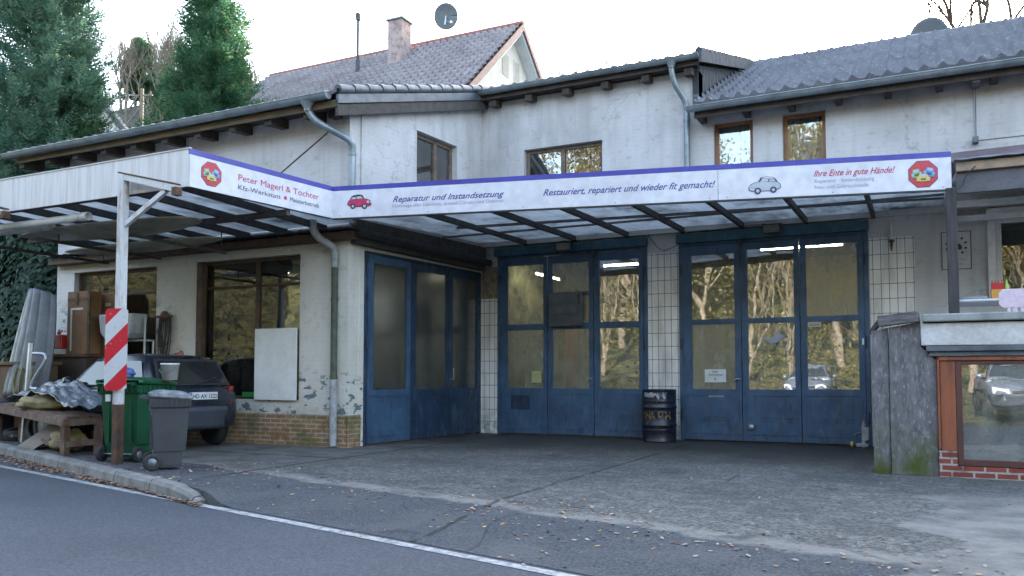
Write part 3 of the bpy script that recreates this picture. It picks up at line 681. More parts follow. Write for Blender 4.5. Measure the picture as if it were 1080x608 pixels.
mb = MB(); fbox(mb, PV(BV), -6.22, -5.58, 2.02, 2.64, .045, .16); v2 = ob('vent_box', mb, 'lead', d2, bevel=.008)
mb = MB()
for k in range(3): fbox(mb, PV(BV), -6.20, -5.66, 2.05 + k * .19, 2.21 + k * .19, .162, .175)
ob('louvre_slat', mb, 'lead', v2, bevel=.004)
mb = MB(); fbox(mb, PV(BV), -5.64, -5.60, 2.42, 2.60, .1605, .164); ob('vent_slot', mb, 'ink_black', v2)
mb = MB(); fbox(mb, PV(BV), -7.05, -6.66, .48, .74, .044, .052); ob('patch_plate', mb, 'blue_dark', d2, bevel=.004)
# door 3
mb = MB(); door_frame(mb, PV(BV), D3[0] + .003, D3[1] - .003, 3.417, .07, .06); d3 = ob(GD, mb, 'blue', G, bevel=.005); d3['label'] = 'right folding door with a white paper notice in its first pane'
mb = MB(); fbox(mb, PV(BV), D3[0] - .02, D3[1] + .02, 3.40, 3.56, .03, .14); ob('door_header', mb, 'teal', d3, bevel=.006)
xs = [-3.725, -2.73, -1.79, -.835]
leaf(d3, PV(BV), xs[0], xs[1] - .014, .03, 3.35, [(-3.59, -2.835, .87, 2.0, 'glass_frost'), (-3.59, -2.835, 2.06, 3.20, 'glass_mirror')], 'blue', 0, vents=(-3.40, -3.23, -3.06))
leaf(d3, PV(BV), xs[1], xs[2] - .014, .03, 3.35, [(-2.645, -1.875, .87, 2.0, 'glass_mirror'), (-2.645, -1.875, 2.06, 3.24, 'glass_mirror')], 'blue', 0, vents=(-2.45, -2.25, -2.05))
leaf(d3, PV(BV), xs[2], xs[3], .03, 3.35, [(-1.71, -.91, .88, 2.0, 'glass_mirror'), (-1.71, -.91, 2.06, 3.25, 'glass_frost')], 'blue', 0, vents=(-1.5, -1.31, -1.12))
mb = MB(); mb.lathe([(0, 0), (.055, 0), (.055, .012), (.045, .02), (0, .02)], 16, (-2.60, BV - .062, .26), 'y'); ob('round_cap', mb, 'zinc_pale', d3)
mb = MB(); fbox(mb, PV(BV), -3.30, -3.05, .755, .79, .042, .05); ob('letter_plate', mb, 'zinc_pale', d3)
mb = MB(); fbox(mb, PV(BV), -.875, -.845, 1.6, 1.70, .042, .05); ob('door_sticker', mb, 'paper', d3)
for (dd, x, z) in ((d3, -2.775, 1.05), (d2, -5.41, 1.05)):
    mb = MB(); mb.tube([(x, BV - .042, z), (x, BV - .10, z)], .012, 8); mb.tube([(x, BV - .095, z), (x - .02, BV - .095, z + .02), (x - .10, BV - .10, z - .02)], .011, 8); ob('handle', mb, 'zinc_pale', dd)
for dd, a0, a1 in ((d2, D2[0], D2[1]), (d3, D3[0], D3[1])):
    for x in (a0 + .04, a1 - .04):
        for z in (.45, 1.65, 2.95):
            mb = MB(); mb.tube([(x, BV - .045, z - .09), (x, BV - .045, z + .09)], .017, 8); ob('hinge', mb, 'blue_dark', dd)
for dd, x in ((d2, -5.36), (d3, -2.735)):
    mb = MB(); mb.tube([(x, BV - .10, 2.9), (x, BV - .10, 3.46)], .012, 6); mb.box(x - .03, x + .03, BV - .125, BV - .086, 3.30, 3.38); ob('espagnolette_rod', mb, 'ink_black', dd)
# door 1 on the side wall of the wing
mb = MB(); door_frame(mb, PU(SU), D1[0] + .003, D1[1] + .17 - .003 - .17, 3.117, .05, .05); d1 = ob(GD, mb, 'blue_dark', G, bevel=.005); d1['label'] = 'left folding door on the side wall under the black gutter'
xs = [10.83, 11.94, 13.04, 14.09]
leaf(d1, PU(SU), xs[0], xs[1] - .014, .03, 3.06, [(10.95, 11.83, .87, 2.95, 'glass_dull')], 'blue', 0)
leaf(d1, PU(SU), xs[1], xs[2] - .014, .03, 3.06, [(12.07, 12.99, .87, 2.95, 'glass_dull')], 'blue_dark', 0)
leaf(d1, PU(SU), xs[2], xs[3], .03, 3.06, [(13.17, 13.99, .87, 2.95, 'glass_dull')], 'blue_dark', 0)
mb = MB(); mb.tube([(SU + .04 + sk(13.14), 13.11, 1.05), (SU + .10 + sk(13.14), 13.11, 1.05), (SU + .10 + sk(13.14), 13.11, 1.25)], .012, 8); ob('handle', mb, 'zinc_pale', d1)
for z in (.45, 1.65, 2.85):
    mb = MB(); mb.tube([(SU + .075, 10.80, z - .09), (SU + .075, 10.80, z + .09)], .017, 8); ob('hinge', mb, 'blue_dark', d1)
mb = MB(); mb.prism([(10.42, 3.17), (14.10, 3.14), (14.10, 3.60), (10.42, 3.56)], PU(SU), .02, .16); ob('door_canopy_beam', mb, 'black_wood', G, bevel=.02)
mb = MB(); mb.tube([(SU + .22, 10.3, 3.33), (SU + .24 + sk(14.1), 14.1, 3.28)], .07, 12); ob('black_gutter', mb, 'rubber', G)
mb = MB(); mb.box(-15, SU + .2, LV - .20, LV - .004, 3.22, 3.34); ob('wing_ledge_board', mb, 'brown_wood', G, bevel=.01)
mb = MB(); mb.grid(160, 3, lambda a, b: (-15 + 7.2 * a, LV - .32 + .3 * b, 3.38 + .035 * noise.noise(Vector((a * 60, b * 3, 0))))); ob('bitumen_foil', mb, 'lead', G, solid=.01)

# ------------------------------------------------------------------ roofs
def pantile(P0, U, S, N, width, length, tw=.24, cw=.33, amp=.028, th=.03, name='roof', mat='tile_grey', parent=G):
    P0, U, S, N = map(Vector, (P0, U, S, N)); nt = round(width / tw); nc = round(length / cw); tw = width / nt; cw = length / nc; per = 8; mb = MB()
    def prof(k):
        ph = k / per
        return amp * (math.cos(2 * math.pi * ph) + .35 * math.cos(4 * math.pi * ph + .6))
    W = nt * per; rowv = []
    for c in range(nc):
        j = random.uniform(-.004, .004)
        for (s_, hh) in ((c * cw - .02, th), ((c + 1) * cw - .02, 0.0)):
            rowv.append([P0 + U * (tw * k / per) + S * s_ + N * (prof(k % per) + hh + .004 * noise.noise(Vector((k / per * 1.7, c * 2.1, 0)))) for k in range(W + 1)])
    vs = [p for r_ in rowv for p in r_]; fs = []; n = W + 1
    for r_ in range(len(rowv) - 1):
        for k in range(W): fs.append((r_ * n + k, r_ * n + k + 1, (r_ + 1) * n + k + 1, (r_ + 1) * n + k))
    mb.add(vs, fs, True)
    # underside / front edge
    fr = [p - N * (th + amp * 2) for p in rowv[0]]
    mb.add(rowv[0] + fr, [(k, k + 1, n + k + 1, n + k) for k in range(W)], False)
    bk_ = [p - N * (th + amp * 2) for p in rowv[-1]]
    mb.add(fr + bk_, [(k, k + 1, n + k + 1, n + k) for k in range(W)], False)
    return ob(name, mb, mat, parent, recalc=False)
def slope(pitch): 
    c, s_ = math.cos(pitch), math.sin(pitch); return Vector((0, c, s_)), Vector((0, -s_, c))
p1 = math.atan(.303); S1, N1 = slope(p1)
L1 = (18.9 - 9.98) / math.cos(p1)
roof1 = pantile((-15.85, 9.90, 5.43), (1, 0, 0), S1, N1, 7.98, L1, .25, .34, .014, .02, name='wing_roof')
roof2 = pantile((-7.80, 13.86, rz(13.86) + .03), (1, 0, 0), S1, N1, 4.42, (19.2 - 13.86) / math.cos(p1), .25, .34, .016, .025, name='middle_roof')
p3 = math.atan(.476); S3, N3 = slope(p3)
roof3 = pantile((-3.40, 13.78, 5.66), (1, 0, 0), S3, N3, 13.0, (19.19 - 13.78) / math.cos(p3), .25, .36, .036, .10, name='right_roof')
mb = MB(); mb.tube([(-3.4, 19.22, 8.24), (9.6, 19.22, 8.24)], .09, 12); ob('ridge_cap', mb, 'tile_grey', roof3)
mb = MB(); mb.add([(-10.6, 19.25, 8.15), (9.6, 19.25, 8.2), (9.6, 27, 4.6), (-10.6, 27, 4.6)], [(0, 1, 2, 3)]); ob('rear_roof', mb, 'tile_grey', G, solid=.1)
mb = MB(); mb.box(-10.4, 9.4, 26.4, 26.7, 0, 4.8); mb.box(9.0, 9.3, 14.2, 26.6, 0, 5.6); mb.prism([(14.2, 5.6), (26.6, 4.9), (19.2, 8.1)], PU(9.3), 0, -.3); ob('rear_wall', mb, 'wall_grey', G)
# slate cheek between the roofs
mb = MB(); mb.prism([(BV - .02, 5.78), (19.1, 8.10), (19.0, 8.02), (BV - .02, 6.52)], PU(-3.42), 0, -.1); ob('slate_cheek', mb, 'slate', G)
# verge of middle roof
mb = MB(); mb.prism([(13.84, rz(13.84) - .13), (18.8, rz(18.8) - .13), (18.8, rz(18.8) + .06), (13.84, rz(13.84) + .06)], PU(-3.33), 0, .05); ob('verge_board', mb, 'slate_metal', roof2)
mb = MB()
for k in range(15): mb.tube([(-3.34, 13.9 + k * .33, rz(13.9 + k * .33) + .085), (-3.34, 14.22 + k * .33, rz(14.22 + k * .33) + .07)], [.062, .052], 10)
ob('verge_tiles', mb, 'slate_metal', roof2)
# verge of the wing roof: dark timber, flashing and capping tiles
mb = MB(); mb.prism([(9.95, rz(9.95) - .34), (14.18, rz(14.18) - .34), (14.18, rz(14.18) - .16), (9.95, rz(9.95) - .16)], PU(SU + .10), 0, .06); ob('verge_timber', mb, 'black_wood', roof1, bevel=.006)
mb = MB(); mb.prism([(9.93, rz(9.95) - .155), (14.18, rz(14.18) - .155), (14.18, rz(14.18) - .01), (9.93, rz(9.95) - .01)], PU(SU + .13), 0, .05); ob('verge_flashing', mb, 'lead', roof1, bevel=.004)
mb = MB()
for k in range(13):
    v0 = 9.95 + k * .327
    mb.tube([(SU + .15 + sk(v0), v0, rz(v0) + .075), (SU + .15 + sk(v0 + .32), v0 + .32, rz(v0 + .32) + .06)], [.075, .065], 10)
ob('verge_tiles', mb, 'lead', roof1)
mb = MB(); mb.prism([(9.98, rz(9.95) - .20), (14.18, rz(14.18) - .20), (14.18, rz(14.18) - .10), (9.98, rz(9.95) - .10)], PU(SU), -.45, .12); ob('verge_soffit', mb, 'rafter', roof1)

def gutter(u0, u1, v, z, z1=None, r=.075, mat='zinc', parent=G):
    z1 = z if z1 is None else z1; mb = MB(); n = 10
    for o_, rr in ((0, r), (1, r - .008)):
        mb.grid(1, n, lambda a, b, rr=rr: (u0 + (u1 - u0) * a, v + rr * math.cos(math.pi + math.pi * b), z + (z1 - z) * a + rr * math.sin(math.pi + math.pi * b)))
    mb.tube([(u0, v - r, z), (u1, v - r, z1)], .011, 8)
    for u in (u0, u1):
        zz = z if u == u0 else z1
        mb.add([(u, v + r * math.cos(math.pi + math.pi * b / n), zz + r * math.sin(math.pi + math.pi * b / n)) for b in range(n + 1)], [tuple(range(n + 1))])
    k = int((u1 - u0) / 1.6)
    for i in range(1, k + 1):
        u = u0 + (u1 - u0) * i / (k + 1); mb.tube([(u - .02, v, z - .0), (u + .02, v, z)], r + .006, 16) if False else None
        zz = z + (z1 - z) * i / (k + 1)
        mb.grid(1, n, lambda a, b: (u - .02 + .04 * a, v + (r + .005) * math.cos(math.pi + math.pi * b), zz + (r + .005) * math.sin(math.pi + math.pi * b)))
    return ob('gutter', mb, mat, parent, recalc=False)
gutter(-15.85, -8.0, 9.84, 5.37, 5.39, .085)
gutter(-7.72, -3.32, 13.82, 6.58, 6.58, .075)
gutter(-3.50, 9.5, 13.68, 5.63, 5.63, .08)
# eave boards and rafter tails
mb = MB(); mb.box(-15.6, -7.9, 9.93, 9.96, 5.20, 5.31); ob('eave_board', mb, 'eave_board', roof1, bevel=.004)
mb = MB(); mb.box(-7.72, -3.35, 13.90, 13.93, 6.43, 6.53); ob('eave_board', mb, 'rafter', roof2, bevel=.004)
mb = MB(); mb.box(-3.4, 9.4, 13.77, 13.80, 5.46, 5.57); ob('eave_board', mb, 'rafter', roof3, bevel=.004)
for k in range(10):
    u = -8.55 - k * .78
    mb = MB(); mb.prism([(9.99, 5.12), (10.42, 5.16), (10.42, 5.30), (9.99, 5.27)], PU(u), -.07, .07); ob('rafter_tail', mb, 'rafter', roof1, bevel=.004)
mb = MB(); mb.box(-15.7, -8.0, 9.97, 10.44, 5.305, 5.325); ob('soffit', mb, 'rafter', roof1)
for k in range(6):
    u = -7.35 + k * .76
    mb = MB(); mb.prism([(13.95, 6.30), (14.22, 6.34), (14.22, 6.47), (13.95, 6.43)], PU(u), -.07, .07); ob('rafter_tail', mb, 'rafter', roof2, bevel=.004)
mb = MB(); mb.box(-7.7, -3.4, 13.94, 14.25, 6.475, 6.495); ob('soffit', mb, 'rafter', roof2)
mb = MB(); mb.box(-3.4, 9.3, 13.81, 14.2, 5.60, 5.618); ob('soffit', mb, 'rafter', roof3)
for k in range(12):
    u = -3.30 + k * .72 if k else -3.33
    mb = MB(); mb.box(u - .05, u + .05, 13.85, 14.19, 5.47, 5.598); ob('rafter_tail', mb, 'rafter', roof3, bevel=.004)
mb = MB(); mb.box(-8.25, -8.07, 10.15, 10.30, 5.13, 5.27); ob('beam_end', mb, 'rubber', G, bevel=.01)

# downpipes
def pipe(name, pts, r, mat, clips=(), parent=G):
    o = ob(name, MB().tube(pts, r, 14), mat, parent)
    for z, x, y in clips:
        mb = MB(); mb.tube([(x, y, z - .02), (x, y, z + .02)], (r if not isinstance(r, list) else r[-1]) + .008, 14); ob('pipe_clip', mb, mat, o)
    return o
def smooth_path(pts, n=6):
    pts = [Vector(p) for p in pts]; out = []
    for i in range(len(pts) - 1):
        p0 = pts[max(i - 1, 0)]; p1_ = pts[i]; p2 = pts[i + 1]; p3_ = pts[min(i + 2, len(pts) - 1)]
        for k in range(n):
            t_ = k / n; out.append(.5 * ((2 * p1_) + (p2 - p0) * t_ + (2 * p0 - 5 * p1_ + 4 * p2 - p3_) * t_ ** 2 + (3 * p1_ - p0 - 3 * p2 + p3_) * t_ ** 3))
    out.append(pts[-1]); return out
pp = smooth_path([(-8.42, 9.88, 5.30), (-8.42, 9.90, 5.18), (-8.30, 9.98, 5.02), (-8.02, 10.18, 4.84), (-7.90, 10.26, 4.74), (-7.89, 10.30, 4.60), (-7.89, 10.30, 4.2), (-7.89, 10.30, 3.55)])
pipe('downpipe', pp, [.075] + [.055] * (len(pp) - 1), 'zinc', ((4.55, -7.89, 10.30),))
mb = MB(); mb.lathe([(.055, 0), (.06, .05), (.12, .14)], 16, (-8.42, 9.87, 5.18)); ob('gutter_outlet', mb, 'zinc', G)
pp = smooth_path([(-8.40, 10.0, 3.60), (-8.41, 10.02, 3.38), (-8.36, 10.12, 3.24), (-8.25, 10.26, 3.14), (-8.215, 10.31, 3.02), (-8.215, 10.31, 2.8)])
pipe('lower_downpipe', pp, .060, 'pipe_grey')
pipe('mossy_downpipe', [(-8.215, 10.31, 2.9), (-8.215, 10.31, 1.06)], .052, 'pipe_green', ((1.08, -8.215, 10.31), (2.3, -8.215, 10.31)))
pipe('downpipe_foot', [(-8.215, 10.31, 1.05), (-8.215, 10.31, .03)], .058, 'pipe_grey', ((.5, -8.215, 10.31),))
pp = smooth_path([(-3.80, 13.84, 6.50), (-3.80, 13.86, 6.36), (-3.76, 13.92, 6.15), (-3.64, 14.06, 5.90), (-3.61, 14.10, 5.75), (-3.61, 14.10, 5.5), (-3.61, 14.10, 3.75)])
pipe('downpipe', pp, [.07] + [.05] * (len(pp) - 1), 'zinc', ((5.55, -3.61, 14.10),))
mb = MB(); mb.lathe([(.055, 0), (.06, .04), (.11, .12)], 16, (-3.80, 13.83, 6.42)); ob('gutter_outlet', mb, 'zinc', G)
mb = MB(); mb.tube([(-9.55, 9.9, 3.95), (-8.35, 10.36, 5.02)], .012, 6); ob('stay_rod', mb, 'rust', G)
# crack pipe on the upper right wall and its bracket
mb = MB(); mb.tube([(.78, 14.10, 5.55), (.77, 14.11, 4.65)], .008, 6); mb.box(.72, .80, 14.02, 14.18, 4.60, 4.68); mb.box(.73, .83, 13.8, 14.16, 5.44, 5.50); ob('wall_cable', mb, 'lead', G)
# narrow brown flashing roof on the ground-floor ledge (right)
mb = MB(); mb.add([(-1.2, 14.19, 4.47), (6, 14.19, 4.58), (6, 13.0, 4.10), (.3, 13.0, 4.10), (-1.2, 14.0, 4.38)], [(0, 1, 2, 3, 4)]); ob('flashing_roof', mb, simple('faded_maroon_membrane', (.17, .13, .15), (.12, .09, .105), 2, .7), G, solid=.03)

# ------------------------------------------------------------------ canopy with sign boards
K = thing('canopy', 'flat white forecourt canopy with translucent ceiling and long shop sign', 'canopy', (-8.08, 7.31, 0))
A_, B_, C_ = Vector((-8.08, 7.31, 0)), Vector((-7.83, 9.76, 0)), Vector((.355, 11.655, 0))
ZB, ZT = 3.45, 3.92
def edge_fn(P, Q, z0=ZB):
    e = (Q - P).normalized(); n = Vector((e.y, -e.x, 0))
    return lambda a, b, d: tuple(P + e * a + n * d + Vector((0, 0, z0 + b)))
FA = edge_fn(A_, B_); FB = edge_fn(B_, C_)
LA, LB = (B_ - A_).length, (C_ - B_).length
mb = MB(); fbox(mb, FA, 0, LA, 0, .405, -.03, 0); sA = ob('sign_board', mb, 'sign_white', K); sA['label'] = 'short end sign board naming the workshop'
mb = MB(); fbox(mb, FA, -.003, LA, .407, .475, -.033, .003); ob('blue_stripe', mb, 'sign_blue', sA)
mb = MB(); fbox(mb, FB, 0, 5.56, 0, .405, -.03, 0); fbox(mb, FB, 5.566, LB, 0, .405, -.03, 0); sB = ob('sign_board', mb, 'sign_white', K); sB['label'] = 'long front sign board with slogans and old car pictures'
mb = MB(); fbox(mb, FB, 0.004, LB + .003, .407, .475, -.033, .003); ob('blue_stripe', mb, 'sign_blue', sB)
mb = MB(); fbox(mb, FB, 0.0, LB, -.02, -.002, -.05, .004); ob('drip_edge', mb, 'ink_black', sB)
mb = MB()
for x in (.12, 1.5, 2.9, 4.2, 5.45, 5.68, 7.0, 8.3): mb.lathe([(0, 0), (.008, 0), (.008, .004), (0, .004)], 8, FB(x, .03, .002), 'y')
ob('sign_screw', mb, 'zinc', sB)
def emblem(fn, cx, cy, r, parent):
    octo = lambda rr: [(cx + rr * math.cos(R(22.5 + 45 * k)), cy + rr * math.sin(R(22.5 + 45 * k))) for k in range(8)]
    mb = MB(); mb.prism(octo(r), fn, .001, .003); e = ob('octagon_emblem', mb, 'ink_navy', parent)
    lay = [(octo(r * .955), 'ink_red', .0045)]
    def carf(x, y, w, h, rot, m, k):
        c, s_ = math.cos(R(rot)), math.sin(R(rot)); T = lambda p: (cx + r * (x + (p[0] * w) * c - (p[1] * h) * s_), cy + r * (y + (p[0] * w) * s_ + (p[1] * h) * c))
        body = [(-.5, -.45), (.5, -.45), (.52, 0), (.38, .1), (.30, .45), (-.30, .45), (-.38, .1), (-.52, 0)]
        lay.append(([T(p) for p in body], m, k))
        lay.append(([T(p) for p in [(-.28, .10), (.28, .10), (.22, .38), (-.22, .38)]], 'ink_pale', k + .001))
        lay.append(([T(p) for p in [(-.2, -.30), (.2, -.30), (.2, -.12), (-.2, -.12)]], 'ink_black', k + .001))
        for q in (-.38, .38): lay.append(([T((q + .08 * math.cos(R(60 * j)), -.1 + .1 * math.sin(R(60 * j)))) for j in range(6)], 'ink_pale', k + .001))
        for q in (-.38, .38): lay.append(([T(p) for p in [(q - .1, -.56), (q + .1, -.56), (q + .1, -.45), (q - .1, -.45)]], 'ink_black', k + .001))
    carf(-.42, .08, .66, .62, 10, 'ink_green', .006); carf(.40, .14, .72, .66, -14, 'ink_sky', .006); carf(.0, -.24, .82, .56, 0, 'ink_yellow', .009)
    names = {'ink_red': 'emblem_field', 'ink_green': 'green_car_picture', 'ink_sky': 'blue_car_picture', 'ink_yellow': 'yellow_car_picture', 'ink_pale': 'pale_details', 'ink_black': 'dark_details'}
    for m, nm in names.items():
        mb = MB()
        for poly, mm, k in lay:
            if mm == m: mb.prism(poly, fn, k - .0015, k)
        ob(nm, mb, m, parent)
emblem(FA, .315, .215, .165, sA); emblem(FB, 8.075, .205, .185, sB)
txt('lettering', 'Peter Magerl & Tochter', 'ink_pink', FA, .735, 2.18, .225, .088, sA, bold=.0)
txt('lettering', 'Kfz-Werkstatt', 'ink_navy', FA, .735, 1.46, .105, .066, sA, bold=.0)
mb = MB(); mb.prism([(1.545 + .028 * math.cos(R(30 * k)), .137 + .028 * math.sin(R(30 * k))) for k in range(12)], FA, .001, .003); ob('red_dot', mb, 'ink_pink', sA)
txt('lettering', 'Meisterbetrieb', 'ink_navy', FA, 1.63, 2.18, .105, .066, sA, bold=.0)
def script(s, mat, x0, x1, y, cap): txt('script_lettering', s, mat, FB, x0, x1, y, cap, sB, shear=.42, bold=.009)
script('Reparatur und Instandsetzung', 'ink_blue', .95, 2.63, .195, .088)
txt('small_lettering', 'Fahrzeuge aller Fabrikate, speziell Citroën und Oldtimer', 'ink_lilac', FB, .95, 2.63, .115, .052, sB)
script('Restauriert, repariert und wieder fit gemacht!', 'ink_blue', 3.19, 5.53, .175, .095)
script('Ihre Ente in gute Hände!', 'ink_pink', 6.77, 7.75, .245, .085)
txt('small_lettering', 'Reparatur · Instandsetzung', 'ink_lilac', FB, 6.78, 7.50, .160, .052, sB)
txt('small_lettering', 'Neu- und Gebrauchtteile', 'ink_lilac', FB, 6.78, 7.43, .082, .052, sB)
def oldcar(fn, x0, y0, w, h, flip, bodym, wingm, linem, parent):
    T = lambda p: (x0 + w * (1 - p[0] if flip else p[0]), y0 + h * p[1])
    P = lambda poly, m, k, nm: ob(nm, MB().prism([T(p) for p in poly], fn, k - .0012, k), m, parent)
    def circ(c, r, n=14): return [(c[0] + r * math.cos(2 * math.pi * k / n) * h / w, c[1] + r * math.sin(2 * math.pi * k / n)) for k in range(n)]
    out = [(0, .30), (.02, .52), (.10, .66), (.16, .84), (.24, .95), (.46, 1.0), (.62, .96), (.70, .72), (.84, .66), (.95, .56), (1.0, .42), (1.0, .22), (.9, .14), (.2, .12)]
    P(out, linem, .003, 'car_picture_outline')
    inn = [(.025, .32), (.04, .51), (.12, .65), (.60, .70), (.70, .69), (.83, .63), (.93, .54), (.97, .42), (.97, .25), (.88, .18), (.2, .17)]
    P(inn, bodym, .0045, 'car_picture_body')
    P([(.19, .83), (.25, .92), (.46, .965), (.60, .93), (.58, .90), (.24, .86)], wingm, .0045, 'car_picture_roof')
    P([(.16, .68), (.20, .81), (.36, .84), (.36, .70)], 'ink_pale', .0045, 'car_picture_window')
    P([(.39, .70), (.39, .85), (.57, .88), (.64, .71)], 'ink_pale', .0045, 'car_picture_window')
    mb = MB()
    for c, r in (((.24, .2), .19), ((.72, .17), .20)): mb.prism([T(p) for p in circ(c, r)], fn, .0045, .006)
    ob('car_picture_wheels', mb, linem, parent)
    mb = MB()
    for c, r in (((.24, .2), .09), ((.72, .17), .10), ((.86, .47), .09), ((.97, .44), .07)): mb.prism([T(p) for p in circ(c, r)], fn, .006, .007)
    ob('car_picture_lamps', mb, 'ink_pale', parent)
oldcar(FB, .235, .12, .385, .215, False, 'ink_pink', 'ink_black', 'ink_black', sB)
oldcar(FB, 5.955, .055, .41, .225, True, 'ink_pale', 'sign_white', 'ink_navy', sB)
# plain white side of the canopy facing the street
mb = MB(); fbox(mb, PV(7.31), -13.6, -8.083, ZB + .005, 3.922, -.025, .0); f1 = ob('side_fascia', mb, 'fascia', K)
mb = MB(); fbox(mb, PV(7.31), -13.6, -8.083, 3.923, 3.94, -.03, .01); ob('fascia_cap', mb, 'white_metal', f1)
# ceiling sheets and beams
def cap_sheet(pts, z, name):
    mb = MB(); mb.add([(p[0], p[1], p[2]) for p in pts], [tuple(range(len(pts)))]); return ob(name, mb, 'sheet', K)
cap_sheet([(-13.6, 7.34, 3.60), (-8.12, 7.34, 3.60), (-7.87, 9.76, 3.60), (-7.9, 10.38, 3.50), (-13.6, 10.38, 3.50)], 0, 'roof_sheet')
cap_sheet([(-7.975, 9.80, 3.61), (.33, 11.70, 3.61), (.33, 14.18, 3.70), (-7.975, 14.18, 3.70)], 0, 'roof_sheet')
for k in range(7):
    u = -.65 - k * 1.01; v0 = 9.76 + (u + 7.83) * .2315 + .06
    mb = MB(); mb.beam((u, v0, 3.565), (u - .02, 14.17, 3.635), .06, .09); ob('beam', mb, 'canopy_beam', K, bevel=.005)
mb = MB(); mb.beam((-7.80, 9.86, 3.50), (.34, 11.76, 3.50), .05, .10); ob('front_beam', mb, 'black_wood', K)
mb = MB(); mb.box(-7.9, .33, 14.10, 14.198, 3.60, 3.69); ob('wall_batten', mb, 'wall_grey', K)
mb = MB(); mb.beam((-7.0, 12.0, 3.60), (.3, 13.3, 3.66), .04, .04); mb.beam((-7.85, 12.9, 3.63), (.3, 12.95, 3.64), .035, .03); ob('batten', mb, 'grey_wood', K)
for k in range(7):
    u = -8.45 - k * .80
    mb = MB(); mb.beam((u, 7.35, 3.54), (u, 10.36, 3.44), .07, .10); ob('beam', mb, 'canopy_beam', K, bevel=.005)
mb = MB(); mb.box(-13.6, -8.14, 7.36, 7.44, 3.46, 3.56); mb.box(-13.6, -7.95, 8.9, 8.98, 3.36, 3.44); mb.beam((-8.13, 7.4, 3.50), (-7.9, 9.8, 3.50), .06, .09); ob('cross_beam', mb, 'black_wood', K)
# left posts with bracket arms
def canopy_post(u, v):
    mb = MB(); mb.box(u - .05, u + .05, v - .05, v + .05, .75, 3.68)
    p = ob('post', mb, 'rusty_white', K, bevel=.006)
    mb = MB(); mb.box(u - .048, u + .048, v - .048, v + .048, -.02, .75); ob('rusty_post_foot', mb, 'rust', p)
    mb = MB(); mb.beam((u, v, 3.66), (u + .97, v - .02, 3.40), .08, .08); ob('bracket_arm', mb, 'rusty_white', p)
    mb = MB(); mb.beam((u - .06, v, 3.715), (u + .99, v - .02, 3.455), .09, .02); mb.box(u + .93, u + 1.0, v - .06, v + .04, 3.32, 3.42); ob('rusty_cap', mb, 'rust', p)
    mb = MB(); mb.beam((u + .04, v, 3.03), (u + .78, v - .01, 3.40), .05, .06); ob('bracket_strut', mb, 'rusty_white', p)
    return p
canopy_post(-9.13, 7.20)
canopy_post(-12.50, 7.20)
mb = MB(); mb.box(.285, .405, 11.62, 11.74, 1.86, 3.46); ob('dark_post', mb, 'post_dark', K, bevel=.008)

# ------------------------------------------------------------------ terrace roof at the right
TR = thing('terrace_roof', 'dark terrace roof edge with wooden batten and blue grey tarpaulin beside the sign', 'canopy', (.45, 11.7, 0))
mb = MB(); mb.box(.41, 6, 11.72, 11.78, 3.40, 3.66); ob('fascia_board', mb, simple('dark_grey_fascia', (.10, .10, .115), (.07, .07, .08), 3, .7), TR)
mb = MB(); mb.box(.41, 6, 11.66, 11.80, 3.665, 3.78); ob('batten', mb, simple('raw_pine_batten', (.34, .24, .17), (.22, .17, .13), 6, .8), TR, bevel=.005)
mb = MB(); mb.grid(120, 6, lambda a, b: (.40 + 5.6 * a, 11.60 + .9 * b, 3.80 + .10 * math.sin(b * 2.6) + .03 * noise.noise(Vector((a * 22, b * 3, 1))))); ob('tarpaulin', mb, 'lead', TR, solid=.01)
mb = MB(); mb.add([(.41, 11.8, 3.68), (6, 11.8, 3.68), (6, 14.15, 4.0), (.41, 14.15, 4.0)], [(0, 1, 2, 3)]); ob('roof_sheet', mb, 'sheet', TR, solid=.02)
mb = MB(); mb.box(.41, 6, 13.98, 14.17, 3.62, 3.72); mb.box(.41, 6, 14.02, 14.17, 3.42, 3.50)
ob('wall_batten', mb, 'wall_grey', TR)
mb = MB(); mb.tube(smooth_path([(.42, 11.55, 3.42), (.47, 11.6, 3.48), (.52, 11.62, 3.60), (.62, 11.63, 3.70)]), .008, 6); ob('cable', mb, 'rubber', TR)

# ------------------------------------------------------------------ cellar annex (kiosk) at the right
X = thing('cellar_annex', 'low cellar annex with pale parapet, mossy grey boards and shop window', 'outbuilding', (.0, 10.4, 0))
mb = MB(); mb.prism([(-.545, 0), (-.367, 0), (-.367, 1.66), (-.545, 1.63)], PV(10.43), 0, -.05); ob('board_panel', mb, 'ply_door', X, bevel=.004)
mb = MB(); mb.prism([(-.360, 0), (.117, 0), (.117, 1.30), (-.034, 1.44), (-.034, 1.72), (-.360, 1.665)], PV(10.40), 0, -.05); ob('board_panel', mb, 'ply_door', X, bevel=.004)
mb = MB(); mb.box(-.54, -.50, 10.5, 14.17, 0, 1.6); mb.box(-.5, 4.8, 10.8, 14.17, 1.55, 1.62); ob('side_wall', mb, 'wall_grey', X)
mb = MB(); mb.prism([(-.03, 1.45), (5, 1.42), (5, 1.70), (-.03, 1.70)], PV(10.38), .02, -.5); pa = ob('parapet', mb, 'concrete', X, bevel=.012)
mb = MB(); mb.box(-.01, 5, 10.30, 10.95, 1.715, 1.80); ob('parapet_coping', mb, simple('grey_green_coping', (.30, .32, .32), (.20, .21, .21), 4, .7), X, bevel=.012)
mb = MB(); mb.box(.02, 5, 10.30, 10.6, 1.385, 1.44); mb.box(.05, 5, 10.34, 10.6, 1.33, 1.383); ob('lintel_flashing', mb, 'lead', X, bevel=.006)
mb = MB(); mb.box(.12, .145, 10.36, 10.5, .3, 1.33); mb.box(.148, .30, 10.38, 10.52, .29, 1.28); ob('wood_post', mb, 'rust_wood', X, bevel=.006)
